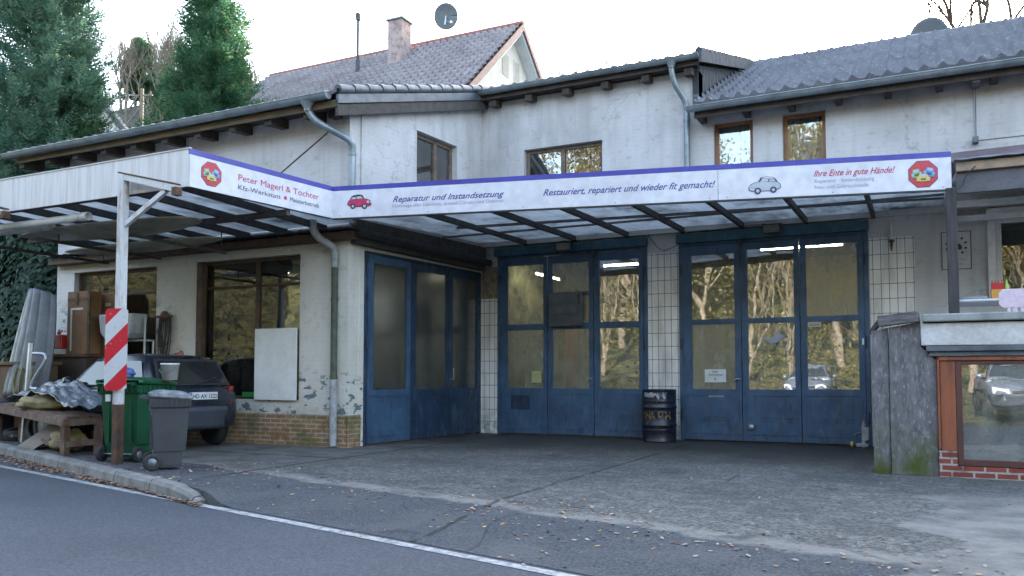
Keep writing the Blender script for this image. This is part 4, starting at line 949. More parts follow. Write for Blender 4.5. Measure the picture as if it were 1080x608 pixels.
mb = MB(); mb.box(.12, 5, 10.36, 10.5, 1.282, 1.328); ob('wood_lintel', mb, 'rust_wood', X, bevel=.005)
# window frame
mb = MB(); mb.box(.302, .365, 10.38, 10.46, .13, 1.28); mb.box(.365, 3.2, 10.381, 10.46, 1.235, 1.28); mb.box(.365, 3.2, 10.381, 10.46, .13, .20); mb.box(3.2, 3.26, 10.38, 10.46, .13, 1.28)
wf = ob('window', mb, simple('red_brown_frame', (.10, .035, .03), (.07, .03, .025), 4, .5), X, bevel=.005)
mb = MB(); mb.box(.36, 3.205, 10.415, 10.421, .195, 1.24); ob('pane', mb, 'glass_mirror', wf)
mb = MB(); mb.box(.12, .30, 10.36, 10.6, -.03, .29); mb.box(.30, 5, 10.36, 10.6, -.03, .125); ob('brick_base', mb, 'brick_red', X)
mb = MB(); mb.box(3.27, 5, 10.37, 10.6, .12, 1.33); ob('end_wall', mb, 'wall_grey', X)
mb = MB(); mb.box(.15, 4.9, 10.62, 12.2, -.02, 1.33); mb.f = [f for i, f in enumerate(mb.f) if i != 2]; mb.sm = mb.sm[:-1]; ob('cellar_interior', mb, 'wall_grey', X, recalc=False)
# plants behind the cellar window
def leafclump(mb, c, rad, n, size, rnd, flat=False):
    for _ in range(n):
        p = Vector((rnd.gauss(0, 1) * rad[0] * .5, rnd.gauss(0, 1) * rad[1] * .5, rnd.gauss(0, 1) * rad[2] * .5)) + Vector(c)
        a = Vector((rnd.uniform(-1, 1), rnd.uniform(-1, 1), rnd.uniform(-.6, .8))).normalized() * size * rnd.uniform(.6, 1.4)
        b = a.cross(Vector((rnd.uniform(-1, 1), rnd.uniform(-1, 1), rnd.uniform(-1, 1)))).normalized() * size * .38
        mb.add([p, p + a * .5 + b, p + a, p + a * .5 - b], [(0, 1, 2, 3)])
    return mb
rnd = random.Random(3)
for k, (u, lab) in enumerate(((.75, 'leafy green houseplant behind the cellar window, at the left of the pane'), (1.5, 'bushy green houseplant farther right behind the cellar window'))):
    PL = thing('house_plant', lab, 'plant', (u, 10.85, 0), group='plants behind the cellar window')
    mb = MB()
    for j in range(26):
        a = rnd.uniform(0, 6.3); l = rnd.uniform(.25, .5); pts = [(u, 10.85, .35)]
        for q in range(1, 5): pts.append((u + math.cos(a) * l * q / 5 * 1.1, 10.85 + math.sin(a) * .2 * q / 5, .35 + l * math.sin(q / 5 * 2.4) * .8))
        mb.tube(pts, [.012, .014, .012, .008, .002], 4)
    leafclump(mb, (u, 10.85, .5), (.6, .3, .35), 120, .10, rnd); ob('foliage', mb, 'plant', PL, recalc=False)
    mb = MB(); mb.lathe([(.09, .0), (.13, .25), (.14, .26), (.12, .27)], 16, (u, 10.85, 0.0)); ob('pot', mb, 'brown_wood', PL)
mb = MB(); mb.beam((-.46, 10.42, 1.735), (-.05, 10.36, 1.78), .16, .12); o = tag(ob('plank', mb, 'grey_wood', None, bevel=.006), 'silvered wooden plank end lying on top of the grey boards beside the parapet', 'plank')
mb = MB(); mb.beam((-.56, 10.5, 1.60), (-.44, 10.48, 1.76), .10, .05); tag(ob('wood_offcut', mb, 'black_wood', None, bevel=.004), 'small dark wood offcut leaning against the plank by the right garage door', 'wood scrap')

# things on the terrace
TB = thing('garden_table', 'white plastic table on the terrace behind the dark post', 'table', (.75, 12.2, 1.62))
mb = MB(); mb.box(.30, 1.25, 11.7, 12.6, 2.03, 2.06); ob('tabletop', mb, 'table_white', TB, bevel=.01)
for x, y in ((.36, 11.78), (1.0, 11.78), (.36, 12.5), (1.2, 12.5)):
    mb = MB(); mb.box(x - .025, x + .025, y - .025, y + .025, 1.62, 2.03); ob('leg', mb, 'table_white', TB)
CH = thing('garden_chair', 'pale pink plastic chair with slotted back on the terrace', 'chair', (1.15, 11.0, 1.62))
def chf(a, b): return (.80 + .9 * a, 11.0 + .10 * math.sin(a * math.pi), 1.90 + .235 * b)
mb = MB()
n_ = 13
for i in range(n_):
    x0, x1 = .86 + i * .065, .86 + i * .065 + .038
    mb.box(x0, x1, 10.99, 11.01, 1.80, 1.895)
mb.prism([(.78, 1.93), (.82, 1.89), (1.72, 1.89), (1.76, 1.93), (1.76, 2.06), (1.72, 2.105), (.82, 2.105), (.78, 2.06)], PV(11.0), -.012, .012); mb.box(.82, 1.72, 10.985, 11.015, 1.765, 1.80)
ob('backrest', mb, 'pink', CH, bevel=.006)
mb = MB(); mb.box(.82, 1.72, 11.02, 11.5, 1.76, 1.79); ob('seat', mb, 'pink', CH, bevel=.01)
for x in (.86, 1.68):
    for y in (11.05, 11.45): mb = MB(); mb.box(x - .02, x + .02, y - .02, y + .02, 1.625, 1.76); ob('leg', mb, 'pink', CH)
TY = thing('toy_box', 'small red and yellow box standing on the terrace table', 'box', (.83, 11.85, 2.06))
mb = MB(); mb.box(.76, .90, 11.80, 11.92, 2.061, 2.18); ob('carton', mb, simple('orange_yellow_card', (.5, .26, .05), (.5, .2, .04), 20, .6), TY, bevel=.004)
mb = MB(); mb.box(.765, .895, 11.805, 11.915, 2.18, 2.26)
for k in range(4): mb.tube([(.775 + k * .035, 11.86, 2.26), (.775 + k * .035, 11.86, 2.30)], .006, 6)
ob('red_top', mb, 'red_plastic', TY, bevel=.004)
mb = MB(); mb.tube([(.93, 11.86, 2.061), (.93, 11.86, 2.22), (.93, 11.86, 2.26), (.93, 11.86, 2.30)], [.03, .03, .012, .01], 10); tag(ob('bottle', mb, simple('yellow_green_plastic', (.3, .4, .08), (.3, .4, .08), 3, .4)), 'small yellow green bottle beside the red and yellow box on the terrace', 'bottle')
mb = MB(); mb.box(.36, .72, 11.8, 12.2, 2.061, 2.10); tag(ob('tray', mb, 'zinc', None, bevel=.01), 'flat grey tray lying on the white terrace table', 'tray')
PQ = thing('plaque', 'white framed club plaque with a round emblem on the wall behind the dark post', 'sign', (.47, 14.19, 2.7))
mb = MB(); fbox(mb, PV(BV), .27, .67, 2.72, 3.30, .002, .012); ob('plaque_board', mb, 'wall_up', PQ)
mb = MB()
for (a0, a1, b0, b1) in ((.27, .28, 2.72, 3.30), (.66, .67, 2.72, 3.30), (.28, .66, 2.72, 2.73), (.28, .66, 3.29, 3.30)): fbox(mb, PV(BV), a0, a1, b0, b1, .0125, .016)
for k in range(20):
    a = 2 * math.pi * k / 20
    if k % 2: mb.prism([(.47 + r_ * math.cos(a + s_), 3.08 + r_ * math.sin(a + s_)) for r_, s_ in ((.15, -.1), (.15, .12), (.115, .12), (.115, -.1))], PV(BV), .0125, .015)
mb.prism([(.40, 3.02), (.54, 3.02), (.55, 3.06), (.52, 3.11), (.42, 3.11), (.39, 3.06)], PV(BV), .0125, .015)
ob('plaque_print', mb, 'ink_black', PQ)
for (z, w) in ((2.86, .26), (2.79, .18)):
    mb = MB(); fbox(mb, PV(BV), .47 - w / 2, .47 + w / 2, z, z + .018, .0125, .015); ob('print_line', mb, 'ink_lilac', PQ)
LMP = thing('wall_lamp', 'slim white tube lamp on a rusty bracket above the right tiles', 'lamp', (-.42, 14.19, 3.2))
mb = MB(); mb.tube([(-.42, 14.12, 3.22), (-.42, 14.12, 3.50)], .022, 10); ob('tube_shade', mb, 'white_plastic', LMP)
mb = MB(); mb.tube([(-.42, 14.12, 3.05), (-.42, 14.12, 3.23)], [.008, .03], 8); mb.beam((-.47, 14.15, 3.21), (-.37, 14.15, 3.21), .02, .02); ob('bracket', mb, 'rust', LMP)

# flood lamps under the canopy
def flood(loc, lab, rz):
    F_ = thing('flood_lamp', lab, 'lamp', loc, rz, 'flood lamps above the garage doors', world=False)
    mb = MB(); mb.hexa([(-.15, -.04, -.08), (.15, -.04, -.08), (.13, .06, -.06), (-.13, .06, -.06), (-.15, -.06, .08), (.15, -.06, .08), (.13, .04, .07), (-.13, .04, .07)]); ob('housing', mb, 'rubber', F_, bevel=.01)
    mb = MB(); mb.hexa([(-.125, -.045, -.06), (.125, -.045, -.06), (.125, -.042, -.06), (-.125, -.042, -.06), (-.125, -.064, .06), (.125, -.064, .06), (.125, -.060, .06), (-.125, -.060, .06)]); ob('lens', mb, simple('floodlight_glass', (.12, .13, .14), (.08, .09, .1), 20, .1), F_)
    mb = MB(); mb.tube([(-.16, .0, 0), (-.16, .05, .09), (.16, .05, .09), (.16, 0, 0)], .008, 6); mb.tube([(0, .05, .09), (0, .26, .12)], .010, 6); ob('bracket', mb, 'rubber', F_)
flood((-2.18, 13.90, 3.50), 'black floodlight above the right garage door', R(-5))
flood((-5.86, 13.90, 3.46), 'small dark floodlight above the middle garage door with loose cable', R(10))
mb = MB(); mb.tube(smooth_path([(-5.9, 14.05, 3.60), (-6.3, 14.06, 3.48), (-6.7, 14.1, 3.35), (-6.9, 14.13, 3.58)]), .006, 5)
tag(ob('loose_cable', mb, 'rubber'), 'short black loose cable hanging beside the small floodlight above the middle garage door', 'cable')
mb = MB(); mb.tube(smooth_path([(-4.35, 14.15, 3.62), (-4.1, 14.12, 3.32), (-3.85, 14.12, 3.36), (-3.4, 14.1, 3.56), (-2.3, 14.05, 3.62)]), .006, 5)
tag(ob('loose_cable', mb, 'rubber'), 'thin black cable sagging over the tiles between the middle and right garage doors', 'cable')

# notice, barrel, pump
NTC = thing('paper_notice', 'white paper notice taped in the lower left pane of the right garage door', 'notice', (-3.17, 14.14, 1.1))
PN = lambda a, b, d: (a, 14.15 - d, b)
mb = MB(); fbox(mb, PN, -3.36, -3.0, 1.0, 1.22, .0, .003); ob('sheet', mb, 'paper', NTC)
txt('lettering', 'Hier', 'ink_navy', PN, -3.23, -3.12, 1.165, .03, NTC, bold=.02, d=.005)
txt('lettering', 'Anmelden', 'ink_navy', PN, -3.30, -3.05, 1.115, .03, NTC, bold=.02, d=.005)
txt('lettering', '?', 'ink_navy', PN, -3.20, -3.17, 1.03, .045, NTC, bold=.02, d=.005)
NT2 = thing('small_label', 'small yellowed label on the right pane of the right garage door', 'label', (-1.6, 14.14, 1.9))
mb = MB(); fbox(mb, PN, -1.68, -1.48, 1.90, 1.975, .0, .003); ob('sheet', mb, 'tape', NT2)
txt('lettering', '2222', 'ink_navy', PN, -1.66, -1.50, 1.92, .035, NT2, bold=.02, d=.005)
mb = MB(); fbox(mb, PN, -6.62, -6.42, .98, 1.20, .0, .003); tag(ob('green_card', mb, simple('pale_green_card', (.40, .44, .22), (.34, .4, .16), 9, .7)), 'pale green card with a tuft behind the lower left pane of the middle garage door', 'card')
mb = MB(); mb.prism([(-2.42, 1.78), (-2.30, 1.72), (-2.20, 1.78), (-2.08, 1.92), (-2.12, 1.80), (-2.04, 1.76), (-2.16, 1.66), (-2.26, 1.64), (-2.36, 1.70)], PN, .0, .002)
tag(ob('bird_sticker', mb, simple('faded_grey_sticker', (.33, .36, .42), (.3, .33, .4), 5, .6)), 'faded grey bird shaped sticker on the centre pane of the right garage door', 'sticker')

BR = thing('oil_drum', 'dark navy steel oil drum with worn gold letters between the garage doors', 'barrel', (-4.06, 13.80, 0), world=False)
pr = [(.0, .005), (.27, .005), (.288, .0), (.292, .015), (.283, .03)]
for z in (.28, .58):
    pr += [(.283, z - .03), (.296, z - .012), (.296, z + .012), (.283, z + .03)]
for z in (.20, .50, .68):
    pr += [(.283, z - .012), (.287, z), (.283, z + .012)]
pr = sorted(pr[:5]) [:0] + pr[:5] + sorted(pr[5:], key=lambda q: q[1]) + [(.283, .85), (.292, .865), (.290, .88), (.275, .88), (.272, .865), (0, .865)]
mb = MB(); mb.lathe(pr, 40); ob('drum_body', mb, 'barrel', BR)
cyl = lambda r0: (lambda a, b, d: ((r0 + d) * math.sin(a), -(r0 + d) * math.cos(a), b))
def patch_cyl(name, mat, a0, a1, z0, z1, ragged, seed):
    q = MB(); n = 24
    top = [(a0 + (a1 - a0) * i / n, z1 - ragged * abs(noise.noise(Vector((i * .4, seed, 0))))) for i in range(n + 1)]
    bot = [(a0 + (a1 - a0) * i / n, z0 + ragged * (.5 + noise.noise(Vector((i * .35, seed + 5, 0))))) for i in range(n + 1)]
    f_ = cyl(.285)
    vs = [f_(a, b, 0) for a, b in top] + [f_(a, max(b, 0) if b < t_[1] else t_[1] - .005, 0) for (a, b), t_ in zip(bot, top)]
    q.add(vs, [(i, i + 1, n + 2 + i, n + 1 + i) for i in range(n)]); return ob(name, q, mat, BR)
patch_cyl('worn_white_band', 'barrel_white', -.75, .75, .71, .84, .08, 2)
for ch, a in (('I', -.82), ('I', -.66), ('N', -.44), ('A', -.12), ('o', .36), ('H', .80)):
    w = .20 if ch not in 'I' else .05
    z0 = .385; cu = txt('gold_letter', ch, 'gold_paint', cyl(.286), a - w / .57 * .5, a + w / .57 * .5, z0 + (.03 if ch == 'o' else 0), .13 if ch != 'o' else .16, BR, bold=.03, d=.001)
PM = thing('stand_pipe', 'small dirty white standpipe with tap at the right edge of the right garage door', 'tap', (-.86, 13.9, 0), world=False)
mb = MB(); mb.tube([(0, 0, 0), (0, 0, .30), (.0, 0, .42)], [.035, .035, .02], 10); mb.box(-.11, .06, -.05, .05, .02, .07); mb.box(-.02, .07, -.04, .04, .12, .32); ob('pipe_body', mb, 'pipe_grey', PM, bevel=.008)
mb = MB(); mb.tube([(0, 0, .24), (-.10, -.02, .22), (-.13, -.02, .18)], .018, 8); mb.tube([(0, 0, .42), (.0, 0, .47)], .01, 6); mb.tube([(-.03, 0, .46), (.03, 0, .46)], .009, 6); ob('tap', mb, 'lead', PM)
mb = MB(); mb.tube([(-.19, 0, .05), (-.16, 0, .05)], .05, 12); ob('valve_wheel', mb, 'ink_yellow', PM)

# fluorescent tubes inside
def tubelamp(u, v, z, ln_, rz, lab):
    T_ = thing('ceiling_light', lab, 'lamp', (u, v, z), rz, 'fluorescent lights inside the workshop', world=False)
    mb = MB(); mb.tube([(-ln_ / 2, 0, 0), (ln_ / 2, 0, 0)], .014, 8); ob('tube', mb, 'tube', T_)
    mb = MB(); mb.box(-ln_ / 2 - .02, ln_ / 2 + .02, -.05, .05, .03, .08); ob('housing', mb, 'white_plastic', T_)
    mb = MB(); mb.tube([(-ln_ * .35, 0, .08), (-ln_ * .35, 0, 3.88 - z)], .006, 5); mb.tube([(ln_ * .35, 0, .08), (ln_ * .35, 0, 3.88 - z)], .006, 5); ob('hanger', mb, 'zinc', T_)
tubelamp(-11.4, 12.2, 3.08, 1.15, 0, 'lit tube light seen high in the wide shop window')
tubelamp(-12.95, 13.9, 2.92, 1.1, 0, 'lit tube light seen lower and farther back in the wide shop window')
tubelamp(-14.9 + 1.2, 12.2, 3.12, 1.6, 0, 'lit tube light seen in the left shop window behind the post')
tubelamp(-9.6, 12.7, 3.0, 1.3, R(90), 'lit tube light seen in the left folding door on the side wall')
tubelamp(-5.3, 15.6, 3.30, .8, 0, 'lit tube light seen in the right leaf of the middle garage door')
tubelamp(-1.95, 15.6, 3.42, 1.4, 0, 'lit tube light seen across the centre and right leaves of the right garage door')
tubelamp(-7.1, 16.0, 3.2, 1.2, R(90), 'lit tube light seen in the left leaf of the middle garage door')

LF = thing('car_lift', 'two dull red lift columns dimly seen inside the workshop', 'car lift', (-5.6, 17.2, 0))
for x in (-7.0, -4.7):
    mb = MB(); mb.box(x - .14, x + .14, 17.0, 17.25, .01, 2.7); mb.box(x - .25, x + .25, 16.9, 17.4, .01, .06); ob('column', mb, simple('dull_red_lift_paint', (.30, .04, .03), (.2, .03, .02), 4, .5), LF, bevel=.01)
SH_ = thing('storage_shelf', 'grey storage shelf with cartons at the back of the workshop', 'shelf', (-2.5, 19.8, 0))
mb = MB()
for x in (-4.6, -3.2, -1.8, -.6): mb.box(x - .03, x + .03, 19.5, 20.2, .01, 2.6)
for z in (.3, 1.0, 1.7, 2.4): mb.box(-4.6, -.6, 19.5, 20.2, z, z + .03)
ob('rack', mb, 'lead', SH_)
rnd = random.Random(21)
for z in (.33, 1.03, 1.73):
    for k in range(7):
        x = -4.5 + k * .55; h = rnd.uniform(.25, .55); mb = MB(); mb.box(x, x + rnd.uniform(.3, .48), 19.55, 20.0, z + .002, z + h); tag(ob('carton', mb, rnd.choice(['cardboard', 'white_plastic', 'crate_brown', 'ink_sky']), None), 'carton on the storage shelf at the back of the workshop', 'carton', 'cartons on the workshop shelf')
# white board in front of the wide shop window, cable hanger on the pier
mb = MB(); mb.box(-9.86, -8.975, 10.33, 10.345, .72, 1.88); wb = tag(ob('white_board', mb, 'paper', None, bevel=.003), 'plain white panel covering the lower right part of the wide shop window', 'board')
mb = MB(); mb.box(-10.26, -9.90, 10.48, 10.50, .76, .84); tag(ob('green_strip', mb, simple('bright_green_strip', (.02, .28, .06), (.02, .25, .05), 3, .5)), 'bright green strip at the foot of the wide shop window', 'strip')
HK = thing('cable_rack', 'tangled cables hanging from a rusty wall bracket between the shop windows', 'cable rack', (-11.98, 10.3, 2.2))
mb = MB(); mb.beam((-12.15, 10.33, 2.15), (-11.8, 10.33, 2.15), .06, .04); mb.lathe([(0, 0), (.09, 0), (.09, .05), (0, .05)], 12, (-11.98, 10.32, 2.16), 'y'); ob('bracket', mb, 'rust', HK)
mb = MB(); rnd = random.Random(5)
for k in range(9):
    x0 = -12.1 + rnd.uniform(0, .12); x1 = x0 + rnd.uniform(.08, .2); l = rnd.uniform(.45, .85)
    mb.tube(smooth_path([(x0, 10.34, 2.14), (x0 - .02, 10.33, 2.14 - l * .6), ((x0 + x1) / 2, 10.33, 2.14 - l), (x1 + .01, 10.33, 2.14 - l * .5), (x1, 10.34, 2.14)], 5), .009, 5)
ob('cables', mb, 'black_wood', HK)
mb = MB(); mb.prism([(-11.66 + .17 * math.cos(R(20 * k)) * (1 + .15 * math.sin(k * 2.3)), 1.42 + .12 * math.sin(R(20 * k)) * (1 + .2 * math.cos(k * 1.7))) for k in range(18)], PV(LV), .001, .003)
ob('red_paint_mark', mb, simple('sprayed_red_paint', (.42, .03, .03), (.45, .25, .2), 8, .7, lo=.45, hi=.62), G)


# ------------------------------------------------------------------ cars
def make_car(label, loc, rz, paint, group=None, plate=True):
    c = thing('parked_car', label, 'car', loc, rz, group, world=False)
    L, W = 3.4, 1.56
    # stations: x, half width, bottom, belt height, deck height
    st = [(-.02, .60, .40, .66, .70), (.0, .70, .34, .80, .88), (.06, .77, .28, .86, .93), (.30, .80, .24, .88, .95), (.9, .81, .22, .89, .95), (1.7, .81, .22, .89, .94),
          (2.35, .80, .22, .87, .93), (2.8, .79, .22, .82, .88), (3.2, .76, .24, .74, .80), (3.48, .68, .28, .64, .70), (3.60, .55, .34, .56, .60)]
    mb = MB(); n = 13
    def ring(x, w, zb, zs, zd):
        pts = [(0, zb), (w * .75, zb), (w * .95, zb + .05), (w * 1.0, zb + .18), (w * 1.01, (zb + zs) * .53), (w * .985, zs - .05), (w * .94, zs), (w * .6, zd), (0, zd + .01)]
        return [(x, y, z) for y, z in pts] + [(x, -y, z) for y, z in pts[-2:0:-1]]
    rings = [ring(*s_) for s_ in st]; k = len(rings[0]); vs = [p for r_ in rings for p in r_]
    mb.add(vs, [(i * k + j, i * k + (j + 1) % k, (i + 1) * k + (j + 1) % k, (i + 1) * k + j) for i in range(len(rings) - 1) for j in range(k)], True)
    mb.add(rings[0], [tuple(range(k))]); mb.add(rings[-1], [tuple(range(k))])
    # greenhouse
    gs = [(.10, .72, .92), (.16, .70, 1.02), (.42, .60, 1.355), (.55, .575, 1.395), (1.1, .57, 1.42), (1.62, .565, 1.405), (1.80, .575, 1.375), (2.42, .71, .93)]
    rg = []
    for x, w, z in gs: rg.append([(x, w0, z0) for w0, z0 in ((.745, .86), (w + (.745 - w) * .0, z - .02), (w * .9, z), (w * .5, z + .015 if z > 1.3 else z), (-w * .5, z + .015 if z > 1.3 else z), (-w * .9, z), (-w, z - .02), (-.745, .86))])
    k = 8; o_ = [p for r_ in rg for p in r_]
    mb.add(o_, [(i * k + j, i * k + j + 1, (i + 1) * k + j + 1, (i + 1) * k + j) for i in range(len(rg) - 1) for j in range(k - 1)], True)
    mb.add(rg[0], [tuple(range(k))]); mb.add(rg[-1], [tuple(range(k))])
    body = ob('body', mb, paint, c)
    for sgn in (1, -1):
        def side(x, z, d=0):   # point on greenhouse side
            t_ = (z - .86) / (1.39 - .86); return (x, sgn * (.748 + (.575 - .745) * t_ + d), z)
        for (poly, nm) in (([(.36, .96), (.98, .96), (1.0, 1.32), (.58, 1.31)], 'rear_quarter_window'), ([(1.08, .96), (2.20, .955), (1.78, 1.31), (1.10, 1.325)], 'door_window')):
            mb = MB(); mb.prism(poly, lambda a, b, d: side(a, b, d), .004, .012); ob(nm, mb, 'car_glass', body)
        mb = MB(); mb.prism([(.3, .945), (2.25, .94), (2.25, .952), (.3, .957)], lambda a, b, d: side(a, b, d), .004, .022); ob('window_trim', mb, 'rubber', body)
        mb = MB(); mb.prism([(.35, .56), (2.7, .56), (2.7, .63), (.35, .63)], lambda a, b, d: (a, sgn * (.808 + d), b), .0, .018); ob('rub_strip', mb, 'rubber', body)
        mb = MB(); mb.lathe([(.0, .0), (.05, .0), (.085, .05), (.07, .12), (0, .14)], 10, (2.16, sgn * .80, 1.0), 'y') if sgn > 0 else mb.lathe([(.0, -.14), (.07, -.12), (.085, -.05), (.05, 0), (0, 0)], 10, (2.16, sgn * .80, 1.0), 'y'); ob('wing_mirror', mb, paint, body)
        mb = MB(); mb.box(1.22, 1.38, sgn * .80 - .02, sgn * .80 + .025, .79, .82); ob('door_handle', mb, 'rubber', body)
        for x in (.62, 2.92):
            mb = MB(); mb.lathe([(0, .0), (.335, .0), (.335, .012), (0, .012)] if sgn > 0 else [(0, -.012), (.335, -.012), (.335, 0), (0, 0)], 24, (x, sgn * .803, .30), 'y'); ob('wheel_arch', mb, 'rubber', body)
            mb = MB(); q = [(.16, -.10), (.26, -.10), (.285, -.08), (.29, 0), (.285, .035), (.26, .045), (.19, .045), (.18, .02), (.0, .02)]
            q = [(r_, sgn * h) for r_, h in q]; mb.lathe(q, 28, (x, sgn * .785, .29), 'y'); wh = ob('wheel', mb, 'rubber', c)
            mb = MB(); q = [(.18, .025), (.175, .04), (.12, .032), (.05, .05), (.0, .05)]; q = [(r_, sgn * h) for r_, h in q]; mb.lathe(q, 24, (x, sgn * .785, .29), 'y'); ob('rim', mb, 'zinc', wh)
    # rear window, windscreen
    rw = lambda a, b, d: (.10 + (b - .92) * .62 - d, a, b)
    def rwf(a, b, d): t_ = (b - .95) / .40; return (.118 + t_ * .245 - d - .02, a, b)
    mb = MB(); mb.prism([(-.60, .985), (.60, .985), (.53, 1.31), (-.53, 1.31)], rwf, .008, .016); ob('rear_window', mb, 'car_glass', body)
    mb = MB(); mb.prism([(-.66, .95), (.66, .95), (.58, 1.345), (-.58, 1.345)], rwf, -.004, .006); ob('window_seal', mb, 'rubber', body)
    mb = MB(); mb.tube([rwf(.0, .965, .03), rwf(-.15, 1.0, .035), rwf(-.42, 1.06, .03)], .012, 6); ob('rear_wiper', mb, 'rubber', body)
    wsf = lambda a, b, d: (2.42 - (b - .93) / .445 * .62 + d, a, b)
    mb = MB(); mb.prism([(-.66, .965), (.66, .965), (.53, 1.34), (-.53, 1.34)], wsf, .008, .016); ob('windscreen', mb, 'car_glass', body)
    # bumpers, lamps, plates
    mb = MB(); mb.grid(14, 5, lambda a, b: (-.10 + .55 * (abs(a * 2 - 1)) ** 4 + .03 * math.cos(b * 3.1), (a * 2 - 1) * .82, .30 + .32 * b)); mb.grid(14, 1, lambda a, b: (-.10 + .55 * (abs(a * 2 - 1)) ** 4 - .03 + .14 * b, (a * 2 - 1) * .82 * (1 - .03 * b), .62 + .01 * b)); ob('rear_bumper', mb, 'car_bumper', c, solid=.01)
    mb = MB(); mb.grid(14, 5, lambda a, b: (3.68 - .55 * (abs(a * 2 - 1)) ** 4 - .03 * math.cos(b * 3.1), (a * 2 - 1) * .80, .26 + .28 * b)); ob('front_bumper', mb, 'car_bumper', c, solid=.01)
    for sgn in (1, -1):
        mb = MB(); mb.hexa([(-.035, sgn * .60, .64), (.10, sgn * .80, .64), (.22, sgn * .78, .64), (.1, sgn * .58, .64), (.03, sgn * .61, .93), (.13, sgn * .775, .93), (.22, sgn * .75, .93), (.12, sgn * .6, .93)]); ob('tail_light', mb, 'lamp_red', c, bevel=.01)
        mb = MB(); mb.hexa([(3.64, sgn * .40, .54), (3.46, sgn * .72, .55), (3.3, sgn * .70, .55), (3.4, sgn * .4, .54), (3.58, sgn * .40, .67), (3.42, sgn * .72, .70), (3.28, sgn * .70, .72), (3.38, sgn * .4, .70)]); ob('headlight', mb, 'lamp_clear', c, bevel=.01)
    mb = MB(); mb.box(3.58, 3.66, -.36, .36, .56, .64); ob('grille', mb, 'rubber', c, bevel=.01)
    if plate:
        pf = lambda a, b, d: (-.035 - d, -a, b)
        mb = MB(); fbox(mb, pf, -.20, .32, .735, .845, .0, .012); pl = ob('licence_plate', mb, 'plate', c, bevel=.003)
        mb = MB(); fbox(mb, pf, -.198, -.155, .738, .842, .0122, .0135); ob('plate_band', mb, 'ink_sky', pl)
        txt('plate_lettering', 'HD AX 1222', 'ink_black', pf, -.14, .305, .757, .062, pl, bold=.02, d=.0145)
    return c
def copy_tree(o, parent=None):
    c = o.copy(); COL.objects.link(c); c.parent = parent
    for ch in list(o.children): copy_tree(ch, c)
    return c
make_car('dark navy small hatchback parked with its tail towards the forecourt by the shop window', (-9.78, 9.10, .02), R(174.5), 'car_dark'); bpy.data.objects['parked_car'].scale = (.95, .96, 1.0)
sc = make_car('silver small car parked across the road facing the right garage door', (-4.0, -7.6, .1), R(90), 'car_silver', 'silver cars parked across the road', plate=False)
sc2 = copy_tree(sc); sc2.location = (2.05, -7.3, .1); sc2.rotation_euler = (0, 0, R(86)); sc2['label'] = 'silver small car parked across the road facing the cellar window'

